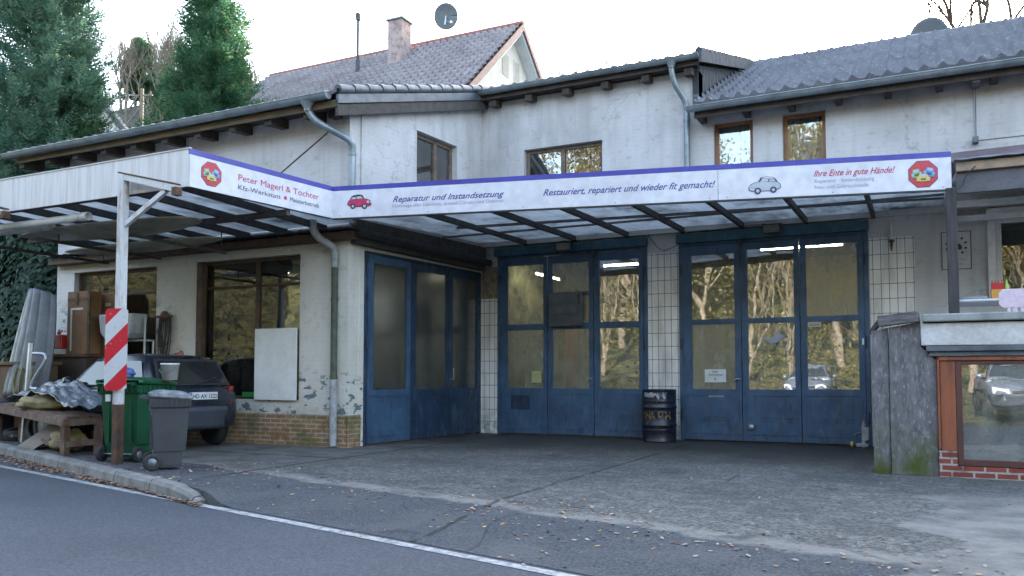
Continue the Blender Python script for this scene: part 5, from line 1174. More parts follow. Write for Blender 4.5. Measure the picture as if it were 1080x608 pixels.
# ------------------------------------------------------------------ bins, warning board
def bin_(name, label, loc, rz, w, d, h, mat, lidmat, sticker):
    b = thing(name, label, 'wheelie bin', loc, rz, world=False)
    mb = MB(); zb = .05; zt = h - .10
    def ring(z, kx, ky, yo): return [(-w / 2 * kx, -d / 2 * ky + yo, z), (w / 2 * kx, -d / 2 * ky + yo, z), (w / 2 * kx, d / 2 * ky + yo, z), (-w / 2 * kx, d / 2 * ky + yo, z)]
    rs = [ring(zb, .78, .70, -.02), ring(zb + .16, .80, .74, -.02), ring(zb + .17, .84, .80, .0), ring(zt - .12, .95, .95, 0), ring(zt - .11, 1.0, 1.0, 0), ring(zt, 1.03, 1.03, 0)]
    vs = [p for r_ in rs for p in r_]
    mb.add(vs, [(i * 4 + j, i * 4 + (j + 1) % 4, (i + 1) * 4 + (j + 1) % 4, (i + 1) * 4 + j) for i in range(len(rs) - 1) for j in range(4)] + [(0, 1, 2, 3), tuple(range(20, 24))])
    body = ob('body', mb, mat, b, bevel=.018)
    mb = MB()
    for k in range(3):
        x = (-.28 + .28 * k) * w; mb.box(x - .012, x + .012, -d / 2 * .90 - .012, -d / 2 * .8, .25, zt - .2)
    ob('rib', mb, mat, body)
    mb = MB()
    for k in range(9):
        x = -w / 2 + w * k / 8; mb.box(x - .006, x + .006, -d / 2 * 1.03 - .012, -d / 2 * 1.0, zt - .10, zt - .01)
        y = -d / 2 + d * k / 8
        for s_ in (1, -1): mb.box(s_ * w / 2 * 1.0, s_ * (w / 2 * 1.03 + .012), y - .006, y + .006, zt - .10, zt - .01) if s_ > 0 else mb.box(-(w / 2 * 1.03 + .012), -w / 2, y - .006, y + .006, zt - .10, zt - .01)
    ob('rim_web', mb, mat, body)
    mb = MB(); mb.grid(8, 8, lambda a, c_: ((a - .5) * w * 1.08, (c_ - .5) * d * 1.08, zt + .02 + .05 * (1 - (2 * a - 1) ** 4) * (1 - (2 * c_ - 1) ** 4) + .035 * (1 - c_)))
    mb.grid(8, 1, lambda a, c_: ((a - .5) * w * 1.08, .5 * d * 1.08 + .001, zt + .02 - .04 * c_)); 
    for s_ in (-.5, .5): mb.grid(8, 1, lambda a, c_: (s_ * w * 1.08, (a - .5) * d * 1.08, zt + .02 + .035 * (1 - a) - .04 * c_))
    lid = ob('lid', mb, lidmat, b, solid=.012)
    mb = MB(); mb.tube([(-w * .42, -d / 2 - .085, zt + .01), (w * .42, -d / 2 - .085, zt + .01)], .016, 8)
    for s_ in (-.42, -.14, .14, .42): mb.box(w * s_ - .012, w * s_ + .012, -d / 2 - .09, -d / 2 + .02, zt - .015, zt + .035)
    ob('handle', mb, mat, b, bevel=.003)
    for s_ in (1, -1):
        q = [(.0, -.025), (.085, -.025), (.10, -.018), (.10, .018), (.085, .025), (.045, .025), (.04, .012), (0, .012)]; q = [(r_, s_ * hh) for r_, hh in q]
        mb = MB(); mb.lathe(q, 22, (s_ * (w / 2 * .80 + .03), -d / 2 * .86, .10), 'x'); wh = ob('wheel', mb, 'rubber', b)
        mb = MB(); q = [(.05, s_ * .026), (.045, s_ * .032), (.0, s_ * .032)]; mb.lathe(q, 16, (s_ * (w / 2 * .80 + .03), -d / 2 * .86, .10), 'x'); ob('hub', mb, 'zinc', wh)
    mb = MB(); mb.tube([(-w / 2 * .9, -d / 2 * .86, .10), (w / 2 * .9, -d / 2 * .86, .10)], .012, 8); ob('axle', mb, 'zinc', b)
    for (m, x0, x1, z0, z1) in sticker:
        mb = MB(); mb.box(x0, x1, -d / 2 * .985 - .004, -d / 2 * .94, z0, z1); ob('sticker', mb, m, b)
    return b
bin_('wheelie_bin', 'large green wheelie bin behind the white post with a white bucket on its lid', (-9.42, 7.72, 0), R(12), .60, .72, 1.10, 'green_bin', 'green_bin', [('paper', -.20, -.13, .78, .87)])
bin_('wheelie_bin', 'smaller dark grey wheelie bin with a pale frosted lid beside the green bin', (-8.15, 7.14, 0), R(-38), .40, .44, .95, 'grey_bin', 'lid_frost', [(simple('orange_red_sticker', (.5, .16, .1), (.55, .3, .25), 20, .5), -.10, -.04, .70, .79)])
BK = thing('bucket', 'white plastic bucket standing on the green bin lid', 'bucket', (-9.05, 7.92, 1.055), R(10), world=False)
mb = MB(); mb.lathe([(0, 0), (.095, 0), (.115, .20), (.122, .20), (.122, .225), (.11, .225), (.105, .21), (0, .21)], 24); ob('pail', mb, 'white_plastic', BK)
mb = MB(); mb.tube([(-.122, 0, .21), (-.11, -.07, .13), (0, -.135, .07), (.11, -.07, .13), (.122, 0, .21)], .004, 6); ob('bail_handle', mb, 'zinc', BK)
def crumple(cx, cy, cz, rx, ry, rz_, seed, n=22):
    mb = MB(); 
    def f(a, b):
        th = a * 2 * math.pi; ph = b * math.pi; d_ = Vector((math.sin(ph) * math.cos(th), math.sin(ph) * math.sin(th), math.cos(ph)))
        k = 1 + .35 * noise.noise(d_ * 2.2 + Vector((seed, 0, 0))) + .18 * abs(noise.noise(d_ * 6 + Vector((0, seed, 0))))
        return (cx + d_.x * rx * k, cy + d_.y * ry * k, max(cz + d_.z * rz_ * k, cz - rz_ * .8))
    return mb.grid(n, n, f)
tag(ob('plastic_bag', crumple(-9.72, 7.72, 1.13, .17, .13, .09, 3), 'blue_bag'), 'crumpled blue plastic bag draped on the left of the green bin lid', 'bag')
WB = thing('warning_board', 'red and white striped warning board fixed to the rusty white canopy post', 'sign', (-9.10, 7.13, .93), R(24), world=False)
mb = MB(); mb.prism([(-.14, .03), (-.11, 0), (.11, 0), (.14, .03), (.14, 1.0), (.11, 1.03), (-.11, 1.03), (-.14, 1.0)], lambda a, b, d: (a, -d, b), 0, .02)
ob('striped_panel', mb, 'stripes', WB)
mb = MB(); mb.box(-.06, .06, .001, .03, .2, .24); mb.box(-.06, .06, .001, .03, .8, .84); ob('clamp', mb, 'zinc', WB)

# ------------------------------------------------------------------ junk pile at the left
BN = thing('bench', 'rusty stained low work bench loaded with a crumpled sheet behind the kerb', 'bench', (-12.5, 8.6, 0))
a1 = Vector((-14.3, 8.84, .56)); a2 = Vector((-10.68, 7.60, .46)); bk_ = Vector((.14, .44, .02)); z_ = Vector((0, 0, .08))
mb = MB()
for k in range(3):
    o1 = bk_ * (k / 3.0 + .01); o2 = bk_ * (k / 3.0 + .31); mb.hexa([a1 + o1 + z_ * .55, a2 + o1 + z_ * .55, a2 + o2 + z_ * .55, a1 + o2 + z_ * .55, a1 + o1 + z_, a2 + o1 + z_, a2 + o2 + z_, a1 + o2 + z_])
ob('bench_top', mb, 'bench_wood', BN, bevel=.006)
mb = MB(); mb.beam(a1 + Vector((0, -.02, 0)), a2 + Vector((0, -.02, 0)), .05, .11); mb.beam(a2, a2 + bk_, .05, .10); ob('apron_rail', mb, 'bench_wood', BN, bevel=.006)
for p in (a1 + Vector((.08, .02, 0)), a2 + Vector((-.05, .02, 0)), a1 + bk_, a2 + bk_ * .92, (a1 + a2) / 2 + bk_):
    mb = MB(); mb.box(p.x - .045, p.x + .045, p.y - .045, p.y + .045, 0, p.z); ob('leg', mb, 'bench_wood', BN, bevel=.005)
mb = MB(); mb.beam((a2.x, a2.y, .16), (a2 + bk_).to_tuple()[:2] + (.18,), .04, .08); mb.beam((-12.0, 8.15, .12), (a2.x, a2.y + .05, .14), .04, .08); ob('stretcher', mb, 'bench_wood', BN)
mb = MB()
def tarpf(a, b):
    q = a1 + (a2 - a1) * (.14 + .93 * a); u = q.x + .10 * b; v = q.y + .02 + .46 * b
    arch = math.sin(math.pi * min(1, max(0, a * .95 + .02))) ** .8
    z = q.z + .11 + .44 * arch * (.55 + .45 * b) + .07 * noise.noise(Vector((a * 5, b * 3, 0))) + .05 * noise.noise(Vector((a * 13, b * 8, 3)))
    if a > .8: z += (a - .8) * .35; v -= (a - .8) * .2 * (1 - b)
    return (u, v, max(z, q.z + .09))
mb.grid(60, 26, tarpf); tag(ob('crumpled_sheet', mb, 'tarp', None, solid=.008), 'crumpled blue grey sheet metal arching over the junk bench', 'sheet')
tag(ob('rag', crumple(-12.2, 8.30, .68, .60, .16, .13, 9), 'yellow_cloth'), 'muddy brown rag stuffed under the crumpled sheet on the bench', 'rag')
mb = MB(); mb.hexa([(-12.8, 8.27, .0), (-12.0, 8.0, .0), (-12.0, 8.04, .0), (-12.8, 8.31, .0), (-12.2, 8.48, .40), (-11.35, 8.2, .40), (-11.35, 8.24, .42), (-12.2, 8.52, .42)]); tag(ob('plywood_sheet', mb, 'plywood', None), 'grey brown plywood sheet leaning under the junk bench', 'board')
tag(ob('yellow_sack', crumple(-11.25, 8.05, .16, .32, .17, .16, 4), 'yellow_cloth'), 'limp yellowish sack lying under the right end of the bench', 'sack')
mb = MB(); mb.box(-15.2, -13.9, 9.25, 9.7, 0, 1.30); mb.box(-15.25, -13.85, 9.2, 9.75, 1.30, 1.36); tag(ob('wood_crate', mb, 'cardboard_dark', None, bevel=.01), 'brown wooden crate behind the metal poles at the far left', 'crate')
CT = thing('chest', 'dark brown wooden chest behind the bonnet of the navy hatchback', 'chest', (-14.1, 9.95, 0))
mb = MB(); mb.box(-14.95, -13.30, 9.80, 10.22, 0, 1.44); ob('case', mb, 'crate_brown', CT, bevel=.01)
mb = MB(); mb.box(-15.0, -13.27, 9.76, 10.235, 1.442, 1.50); ob('top_board', mb, 'rust', CT, bevel=.01)
# cardboard
C1 = thing('cardboard_box', 'narrow tall cardboard box with white tape outline standing on the dark chest', 'box', (-14.2, 10.1, 1.5))
mb = MB(); mb.box(-14.00, -13.44, 9.92, 10.20, 1.505, 2.64); ob('carton', mb, 'cardboard', C1, bevel=.008)
mb = MB(); mb.box(-13.90, -13.86, 9.912, 9.919, 1.56, 2.34); mb.box(-13.86, -13.56, 9.912, 9.919, 2.30, 2.34); ob('white_tape', mb, 'paper', C1)
mb = MB(); mb.box(-13.99, -13.46, 9.913, 9.918, 2.46, 2.52); mb.box(-13.77, -13.70, 9.905, 9.911, 2.40, 2.62) ; ob('packing_tape', mb, 'cardboard_dark', C1)
C2 = thing('cardboard_box', 'wide flat cardboard box standing on edge in front of the left shop window', 'box', (-13.0, 10.22, 0))
mb = MB(); mb.box(-13.84, -13.02, 10.25, 10.36, .0, 2.62); ob('carton', mb, 'cardboard', C2, bevel=.008)
mb = MB(); mb.box(-13.40, -13.26, 10.242, 10.249, 1.66, 1.72); mb.box(-13.40, -13.26, 10.242, 10.249, 2.38, 2.44); ob('packing_tape', mb, 'tape', C2)
mb = MB(); mb.box(-13.425, -13.37, 9.90, 9.93, 1.505, 2.60); tag(ob('wood_lath', mb, 'eave_board', None), 'yellowish wooden lath standing between the two cardboard boxes', 'lath')
RC = thing('petrol_can', 'red canister with white foot standing on the dark chest beside the cardboard', 'canister', (-14.52, 9.95, 1.5))
mb = MB(); mb.box(-14.26, -14.05, 9.84, 9.98, 1.60, 1.86); mb.tube([(-14.2, 9.91, 1.86), (-14.2, 9.91, 1.92)], .03, 10); ob('can', mb, 'red_plastic', RC, bevel=.02)
mb = MB(); mb.box(-14.26, -14.05, 9.84, 9.98, 1.502, 1.598); ob('foot', mb, 'white_plastic', RC, bevel=.01)
TU = thing('plastic_tub', 'milky plastic tub on a galvanised frame in front of the left shop window', 'tub', (-12.25, 10.2, 0))
mb = MB(); mb.prism([(-13.18, 2.20), (-13.12, 1.86), (-13.0, 1.76), (-12.42, 1.76), (-12.32, 1.86), (-12.28, 2.20)], PV(10.03), -.22, .10); ob('tub_shell', mb, 'grey_foil', TU, bevel=.03)
mb = MB()
for x in (-12.9, -12.20): mb.tube([(x, 10.12, 0), (x, 10.12, 2.12 if x > -12.5 else 1.74)], .022, 8)
for x in (-12.9, -12.20): mb.tube([(x, 10.30, 0), (x, 10.30, 1.74)], .022, 8)
mb.tube([(-12.9, 10.12, 1.73), (-12.2, 10.12, 1.73), (-12.2, 10.28, 1.73)], .02, 8); ob('stand', mb, 'zinc_pale', TU)
# old bonnet leaning
BO = thing('car_bonnet', 'dull grey ribbed car bonnet leaning upright against the ivy', 'car part', (-14.6, 9.3, .8))
def bonf(a, b):
    wd = 1.22 * (1 - .36 * b ** 2.2); x = -14.80 + .14 * b + a * wd; z = .75 + 1.93 * b - .34 * max(0, a - .45) ** 1.5 * b - .10 * max(0, .25 - a) * b
    rib = .035 * abs(math.sin(a * math.pi * 4.5)) ** .35
    return (x, 9.30 - .15 * (1 - (a * 2 - 1) ** 2) + .25 * b + .10 * b * b - rib, z)
mb = MB(); mb.grid(60, 20, bonf); ob('panel', mb, 'hood_grey', BO, solid=.02)
# galvanised poles and bent tube
mb = MB(); mb.tube([(-14.85, 8.85, 0), (-14.80, 8.95, 1.78)], .032, 10); mb.tube([(-14.85, 8.88, 0), (-14.80, 8.98, 1.78)], .018, 8); tag(ob('scaffold_tube', mb, 'zinc_pale'), 'leftmost grey scaffold tube standing in the junk pile', 'pole')
mb = MB(); mb.beam((-13.47, 8.80, 0), (-13.45, 8.88, 1.66), .075, .05); tag(ob('steel_post', mb, 'zinc_pale', None, bevel=.004), 'grey steel channel post standing behind the left end of the bench', 'post')
mb = MB(); mb.tube(smooth_path([(-13.25, 8.80, 1.48), (-12.95, 8.80, 1.46), (-12.93, 8.78, 1.33), (-13.10, 8.75, 1.10), (-13.18, 8.73, .92), (-12.98, 8.71, .90)]), .028, 8); tag(ob('bent_tube', mb, 'zinc_pale'), 'white bent steel tube hooked beside the channel post', 'tube')
mb = MB(); mb.lathe([(0, 0), (.33, 0), (.36, .62), (.38, .64), (.38, .68), (0, .72)], 22, (-14.75, 9.2, 0)); tag(ob('water_butt', mb, 'car_bumper', None), 'dark blue grey round tub at the left end of the bench', 'tub')
mb = MB()
for k in range(7): x = -14.3 + k * .35; mb.beam((x, 9.0 + .1 * math.sin(k), .03 + .05 * (k % 3)), (x + .5, 8.9 - .05 * k, .10 + .06 * (k % 2)), .10, .05)
tag(ob('scrap_timber', mb, 'grey_wood'), 'heap of short scrap timbers on the ground under the bench', 'scrap heap')
mb = MB()
for k in range(4): mb.tube(smooth_path([(-14.2 + k * .14, 9.15, 1.25), (-14.22 + k * .15, 9.10, 1.0), (-14.14 + k * .12, 9.08, .75)]), .022, 6)
tag(ob('hose_bundle', mb, 'yellow_cloth'), 'short yellow brown hoses hanging over the wooden crate', 'hose')

def tyre(loc, rx_, lab):
    q = [(.20, -.09), (.27, -.10), (.30, -.07), (.305, 0), (.30, .07), (.27, .10), (.20, .09), (.19, 0), (.20, -.09)]
    mb = MB(); n = 28; vs = [(loc[0] + r_ * math.cos(2 * math.pi * k / n), loc[1] + h * math.cos(rx_) + r_ * math.sin(2 * math.pi * k / n) * math.sin(rx_), loc[2] + r_ * math.sin(2 * math.pi * k / n) * math.cos(rx_) - h * math.sin(rx_)) for r_, h in q for k in range(n)]
    mb.add(vs, [(i * n + k, i * n + (k + 1) % n, (i + 1) * n + (k + 1) % n, (i + 1) * n + k) for i in range(len(q) - 1) for k in range(n)], True)
    tag(ob('tyre', mb, 'rubber'), lab, 'tyre')
tyre((-12.9, 8.75, .30), .25, 'old black tyre leaning in the shade behind the leaning plywood sheet')
tyre((-14.0, 9.15, .11), 1.45, 'old black tyre lying flat under the left end of the bench')
mb = MB(); mb.box(-11.05, -10.75, 8.25, 8.5, .0, .30); tag(ob('crate', mb, 'crate_brown', None, bevel=.012), 'small dark box under the right end of the bench beside the green bin', 'box')
mb = MB(); mb.box(-13.75, -13.15, 8.9, 9.3, .0, .42); tag(ob('carton', mb, 'cardboard_dark', None, bevel=.012), 'stained low cardboard carton under the bench behind the channel post', 'box')

# boards and pipes under the left canopy
def hull(u0, u1, v, z, w, lab):
    mb = MB()
    def f(a, b):
        t_ = a; ww = w / 2 * (math.sin(math.pi * min(1, max(0, t_))) ** .45); ang = b * 2 * math.pi
        return (u0 + (u1 - u0) * t_, v + ww * math.cos(ang), z + .055 * (math.sin(math.pi * t_) ** .4 + .01) * math.sin(ang) + .12 * (t_ - .5) ** 2)
    mb.grid(40, 16, f); o = tag(ob('surfboard', mb, 'hull'), lab, 'surfboard', 'boards stored under the canopy'); return o
hull(-12.75, -9.0, 8.30, 3.27, 1.05, 'larger yellowed surfboard stored flat under the canopy beams, nearer the street')
hull(-13.2, -9.6, 9.32, 3.20, .72, 'smaller yellowed surfboard with dark marks under the canopy, nearer the wall')
for (u1, v, lab) in ((-10.22, 7.52, 'longer white plastic pipe lying under the canopy edge'), (-11.38, 7.78, 'shorter grey white pipe lying under the canopy behind the longer one')):
    mb = MB(); mb.tube([(-13.6, v + .03, 3.30), (u1, v, 3.30)], .048, 14, cap=False); mb.tube([(u1, v, 3.30), (u1 - .16, v, 3.30)], [.058, .058], 14, cap=False)
    o = tag(ob('pipe', mb, 'white_plastic', None, solid=.006), lab, 'pipe', 'plastic pipes under the canopy')
for u in (-12.9, -11.6, -10.1):
    mb = MB(); mb.beam((u, 7.45 if u < -11 else 8.0, 3.12), (u, 9.9, 3.10), .05, .04)
    for v in (8.05, 9.8): mb.tube([(u, v, 3.12), (u, v, 3.45)], .01, 5)
    ob('hanging_bar', mb, 'black_wood', K)

# ------------------------------------------------------------------ neighbouring house behind
HS = thing('neighbour_house', 'cream gabled house behind the garage with maroon tiled roof flecked with painted glints and brick chimney', 'house', (-16, 23, 0))
hz = lambda v: 12.12 - .888 * abs(v - 23)
mb = MB(); mb.prism([(19.6, 0), (26.4, 0), (26.4, hz(26.4) - .15), (23, hz(23) - .15), (19.6, hz(19.6) - .15)], lambda a, b, d: (-11.45 + d, a, b), -10, 0); wl = ob('wall', mb, 'house_wall', HS)
ph = math.atan(.888); SH, NH = slope(ph)
rf = pantile((-21.4, 19.0, hz(19.0)), (1, 0, 0), SH, NH, 10.35, 4.0 / math.cos(ph), .25, .31, .034, .10, name='roof', mat='tile_red', parent=HS)
mb = MB(); mb.add([(-21.4, 23.0, 12.14), (-11.05, 23.0, 12.14), (-11.05, 27.0, 8.6), (-21.4, 27.0, 8.6)], [(0, 1, 2, 3)]); ob('rear_slope', mb, 'tile_red', rf, solid=.1)
mb = MB(); mb.tube([(-21.4, 23, 12.16), (-11.02, 23, 12.16)], .085, 12); ob('ridge_cap', mb, simple('terracotta_ridge', (.30, .10, .07), (.2, .1, .09), 3, .6), rf)
mb = MB(); mb.prism([(18.95, hz(18.95) - .22), (23, 12.12 - .20), (27.0, hz(27) - .22), (27.0, hz(27) + .04), (23, 12.16), (18.95, hz(18.95) + .04)], PU(-11.06), 0, .05); ob('verge_board', mb, simple('red_brown_verge', (.13, .065, .06), (.09, .05, .045), 6, .6), rf)
mb = MB(); mb.prism([(19.2, hz(19.2) - .36), (23, 12.12 - .30), (26.8, hz(26.8) - .36), (26.8, hz(26.8) - .20), (23, 12.0), (19.2, hz(19.2) - .20)], PU(-11.44), 0, .36); ob('verge_soffit', mb, simple('pale_blue_soffit', (.42, .48, .52), (.36, .42, .46), 4, .7), rf)
for (v0, v1, z0, z1) in ((22.35, 22.78, 10.40, 11.12), (23.15, 23.52, 10.42, 11.12)):
    mb = MB(); mb.prism([(v0, z0), (v1, z0), (v1, z1), (v0, z1)], PU(-11.45), -.02, .03); fr = ob('window', mb, 'house_wall', HS, bevel=.005)
    mb = MB()
    for k in range(9): z = z0 + .04 + k * (z1 - z0 - .08) / 9; mb.prism([(v0 + .04, z), (v1 - .04, z), (v1 - .04, z + .055), (v0 + .04, z + .045)], PU(-11.45), .031, .045)
    ob('shutter', mb, simple('cream_shutter', (.44, .43, .38), (.36, .35, .31), 8, .7), fr)
mb = MB(); mb.box(-15.38, -14.84, 21.87, 22.43, 10.6, 12.62); ch = ob('chimney', mb, 'chimney_brick', rf)
mb = MB(); mb.box(-15.44, -14.78, 21.81, 22.49, 12.62, 12.68); ob('chimney_cap', mb, 'zinc', ch, bevel=.01)
mb = MB(); mb.box(-15.5, -14.7, 21.7, 22.5, 10.90, 11.02); ob('chimney_flashing', mb, 'zinc', ch) if False else None
AE = thing('aerial_mast', 'thin grey aerial mast on the neighbour roof left of the chimney', 'mast', (-16.52, 21.8, 11.0))
mb = MB(); mb.tube([(-16.52, 21.8, 10.9), (-16.52, 21.8, 13.0)], .045, 8); mb.box(-16.58, -16.46, 21.74, 21.86, 12.85, 13.08); mb.tube([(-16.52, 21.8, 10.9), (-16.52, 21.8, 11.5)], .07, 10); ob('tube', mb, 'slate_metal', AE)
mb = MB(); mb.tube([(-16.5, 21.8, 12.85), (-15.9, 21.9, 12.35), (-15.38, 22.0, 12.05)], .014, 4); ob('wire', mb, 'rubber', AE)
def sat(loc, r, rz, tilt, lab, mast, lnb=True):
    D_ = thing('satellite_dish', lab, 'satellite dish', loc, rz, world=False)
    mb = MB(); ct, s_ = math.cos(tilt), math.sin(tilt)
    def f(a, b):
        rr = r * b; x = rr * math.cos(a * 2 * math.pi); z = rr * 1.06 * math.sin(a * 2 * math.pi); y = -(.13 * r * (b * b - 1)) * 1.2
        return (x, y * ct + z * s_, z * ct - y * s_)
    mb.grid(36, 8, f); dd = ob('reflector', mb, 'dish', D_, solid=.012)
    mb = MB(); mb.tube([(0, .12 * r, 0), (0, .2, -.05), (0, .2, -mast)], .022, 8); ob('mast', mb, 'zinc', D_)
    if lnb:
        mb = MB(); mb.tube([(0, .05, -r * .35), (r * .5, -.35 * r - .3, -r * .95)], .012, 6); mb.tube([(r * .5, -.35 * r - .3, -r * .95), (r * .5 + .05, -.35 * r - .2, -r * .85)], .035, 10); mb.tube([(.0, -.02, -.0), (-.02, -.06, -.30)], .03, 6); ob('feed_arm', mb, 'zinc_pale', D_)
    return D_
sat((-13.8, 22.9, 12.88), .40, R(20), R(-15), 'grey satellite dish with feed arm on the ridge of the neighbour house', .9)
sat((.23, 19.5, 8.24), .46, R(-30), R(-12), 'grey satellite dish half hidden behind the right garage roof ridge', .6, False)

# ------------------------------------------------------------------ distant things
def hill_z(u, v):
    b = (v - 44) / 100
    return -.2 + 34 * sstep(0, .25, b) * sstep(-61, -80, u) + 2.0 * noise.noise(Vector((u * .05, v * .05, 0))) * b
HL = MB()
def hillf(a, b):
    u = -190 + 230 * a; v = 44 + 100 * b
    return (u, v, hill_z(u, v))
HL.grid(60, 30, hillf); struct('hill', HL, 'hillmat')
DH = thing('distant_house', 'far white gable end seen between the two big conifers', 'house', (-36, 27, 0))
mb = MB(); mb.prism([(24.2, 0), (29.4, 0), (29.4, 12.4), (26.2, 15.0), (24.2, 13.3)], PU(-36), 0, -7); ob('wall', mb, simple('distant_white_render', (.55, .56, .58), (.48, .5, .52), 1, .9), DH)
mb = MB(); mb.prism([(26.1, 15.25), (29.9, 12.25), (29.9, 12.05), (26.1, 15.05)], PU(-35.6), 0, -8); mb.prism([(26.3, 15.25), (23.8, 13.2), (23.8, 13.0), (26.3, 15.05)], PU(-35.6), 0, -8); ob('roof', mb, simple('distant_grey_roof', (.20, .21, .24), (.16, .17, .2), 1, .6), DH)
mb = MB(); mb.box(-33.5, -28, 27.5, 33, 0, 12.4); tag(ob('flat_roof_house', mb, simple('distant_grey_wall', (.33, .35, .38), (.28, .3, .33), 1, .9)), 'far low grey flat roofed building right of the white gable', 'building')
UP = thing('utility_pole', 'distant pale utility pole with crossarm left of the dark conifer', 'pole', (-29.78, 24.28, 0))
mb = MB(); mb.tube([(-29.78, 24.28, 0), (-29.78, 24.28, 13.4)], [.11, .07], 8); ob('pole_shaft', mb, 'bark_pale', UP)
mb = MB(); mb.beam((-30.2, 24.1, 13.1), (-29.35, 24.46, 13.1), .06, .06); 
for k in (-1, 1): mb.tube([(-29.78 + k * .35, 24.28 + k * .15, 13.12), (-29.78 + k * .35, 24.28 + k * .15, 13.28)], .03, 6)
ob('crossarm', mb, 'bark_pale', UP)
mb = MB()
for k in range(4): mb.tube([(-30.1 + k * .2, 24.2, 13.2 - k * .12), (-38, 26 + k, 14.1 - k * .35), (-60, 33 + 3 * k, 19.5 - k * .9)], .012, 4)
ob('wires', mb, 'zinc', UP)

# ------------------------------------------------------------------ trees
def spray(mb, p, d, l, w, rnd, n=7):
    """a feathery conifer spray: central twig with side needles as slim faces"""
    d = d.normalized(); s_ = d.cross(Vector((rnd.uniform(-.4, .4), rnd.uniform(-.4, .4), 1))).normalized(); u_ = s_.cross(d)
    for k in range(n):
        t_ = k / n; q = p + d * l * t_; sl = w * (1 - t_ * .7) * rnd.uniform(.7, 1.25)
        for sg in (1, -1):
            e = q + (s_ * sg + d * rnd.uniform(.5, .9) + u_ * rnd.uniform(-.35, .45)) * sl
            m_ = (q + e) / 2 + d * sl * .30; b_ = (q + e) / 2 - d * sl * .16
            mb.v += [tuple(q), tuple(b_), tuple(e), tuple(m_)]; i = len(mb.v) - 4; mb.f.append((i, i + 1, i + 2, i + 3)); mb.sm.append(False)
def conifer(name, label, loc, H_, Rb, mat, seed, nb, z0=.6, power=.8, up=.25, sl=.5, sw=.16, group=None, droop=0.0):
    rnd = random.Random(seed); T_ = thing(name, label, 'tree', loc, 0, group, world=False)
    mb = MB(); mb.tube([(0, 0, -.3), (0, 0, H_ * .5), (0, 0, H_ * .97)], [H_ * .022, H_ * .013, .01], 10)
    limbs = MB(); mf = MB()
    for i in range(nb):
        h = z0 + (H_ - z0) * (i + rnd.random()) / nb; a = rnd.uniform(0, 6.283)
        lump = 1 + .28 * noise.noise(Vector((math.cos(a) * 1.3, math.sin(a) * 1.3, h * .55 + seed)))
        r = Rb * (max(.02, 1 - (h - z0) / (H_ - z0)) ** power) * lump * rnd.uniform(.72, 1.12) + .1
        dirv = Vector((math.cos(a), math.sin(a), up + rnd.uniform(-.12, .15))); dirv.normalize(); base = Vector((0, 0, h)); tip = base + dirv * r + Vector((0, 0, -droop * r))
        if i % 3 == 0: limbs.tube([base, base.lerp(tip, .5) + Vector((0, 0, .04)), tip], [.035, .02, .006], 4, cap=False)
        m = max(4, int(r * 12.0))
        for k in range(m):
            t_ = .22 + .80 * (k + rnd.random()) / m; q = base.lerp(tip, t_) + Vector((rnd.uniform(-1, 1), rnd.uniform(-1, 1), rnd.uniform(-.8, .8))) * .16
            dd = dirv * rnd.uniform(.6, 1.1) + Vector((rnd.uniform(-.5, .5), rnd.uniform(-.5, .5), rnd.uniform(-.1, .7)))
            spray(mf, q, dd, sl * rnd.uniform(.6, 1.2), sw * rnd.uniform(.8, 1.3), rnd)
    t0 = ob('trunk', mb, 'bark', T_); ob('limb', limbs, 'bark', t0); ob('crown', mf, mat, T_, recalc=False); return T_
conifer('conifer_tree', 'huge blue green conifer in the upper left, its top cut by the frame', (-18.55, 12.3, 0), 13.4, 1.92, 'spruce', 11, 620, 3.0, .52, .45, .50, .13)
conifer('conifer_tree', 'lower blue green conifer at the very left edge beside the huge one', (-20.7, 11.4, 0), 9.6, 1.9, 'spruce', 12, 420, 3.0, .6, .45, .40, .15)
conifer('cypress_tree', 'small mid green cypress in front of the huge conifer, just above the left gutter end', (-17.45, 12.7, 0), 7.9, .85, 'cypress', 5, 300, 3.0, .6, .9, .26, .11)
conifer('fir_tree', 'tall cone shaped dark green fir standing left of the neighbour house roof', (-18.6, 17.6, 0), 13.4, 2.15, 'fir', 23, 620, 3.0, .66, .55, .62, .14)
def ivy():
    T_ = thing('ivy_bush', 'dark ivy clad bush under the left end of the canopy', 'bush', (-16.4, 11.2, 0), world=False)
    rnd = random.Random(2); mb = MB()
    for k in range(5): a = k * 1.2; mb.tube([(math.cos(a) * .2, math.sin(a) * .2, 0), (math.cos(a) * .6, math.sin(a) * .4, 1.6), (math.cos(a) * 1.1, math.sin(a) * .7, 3.4)], [.06, .04, .01], 6)
    ob('stem', mb, 'bark', T_); mf = MB()
    for i in range(15000):
        z = rnd.uniform(.3, 4.3); a = rnd.uniform(0, 6.283); lump = 1 + .25 * noise.noise(Vector((math.cos(a) * 2, math.sin(a) * 2, z * 1.1)))
        rr = lump * (1 - .25 * (z / 4.4) ** 3) * rnd.uniform(.8, 1.02); p = Vector((1.75 * math.cos(a) * rr, .95 * math.sin(a) * rr, z))
        if p.x > 1.0 and z > 3.1: continue
        nrm = Vector((math.cos(a), math.sin(a), .5)) + Vector((rnd.uniform(-.6, .6), rnd.uniform(-.6, .6), rnd.uniform(-.6, .6))); nrm.normalize()
        t1 = nrm.cross(Vector((0, 0, 1))).normalized(); t2 = nrm.cross(t1); s_ = rnd.uniform(.04, .075)
        mf.v += [tuple(p + t2 * s_ * 1.3), tuple(p + t1 * s_), tuple(p - t2 * s_ * .9), tuple(p - t1 * s_)]; n_ = len(mf.v) - 4; mf.f.append((n_, n_ + 1, n_ + 2, n_ + 3)); mf.sm.append(False)
    ob('foliage', mf, 'ivy', T_, recalc=False)
ivy()
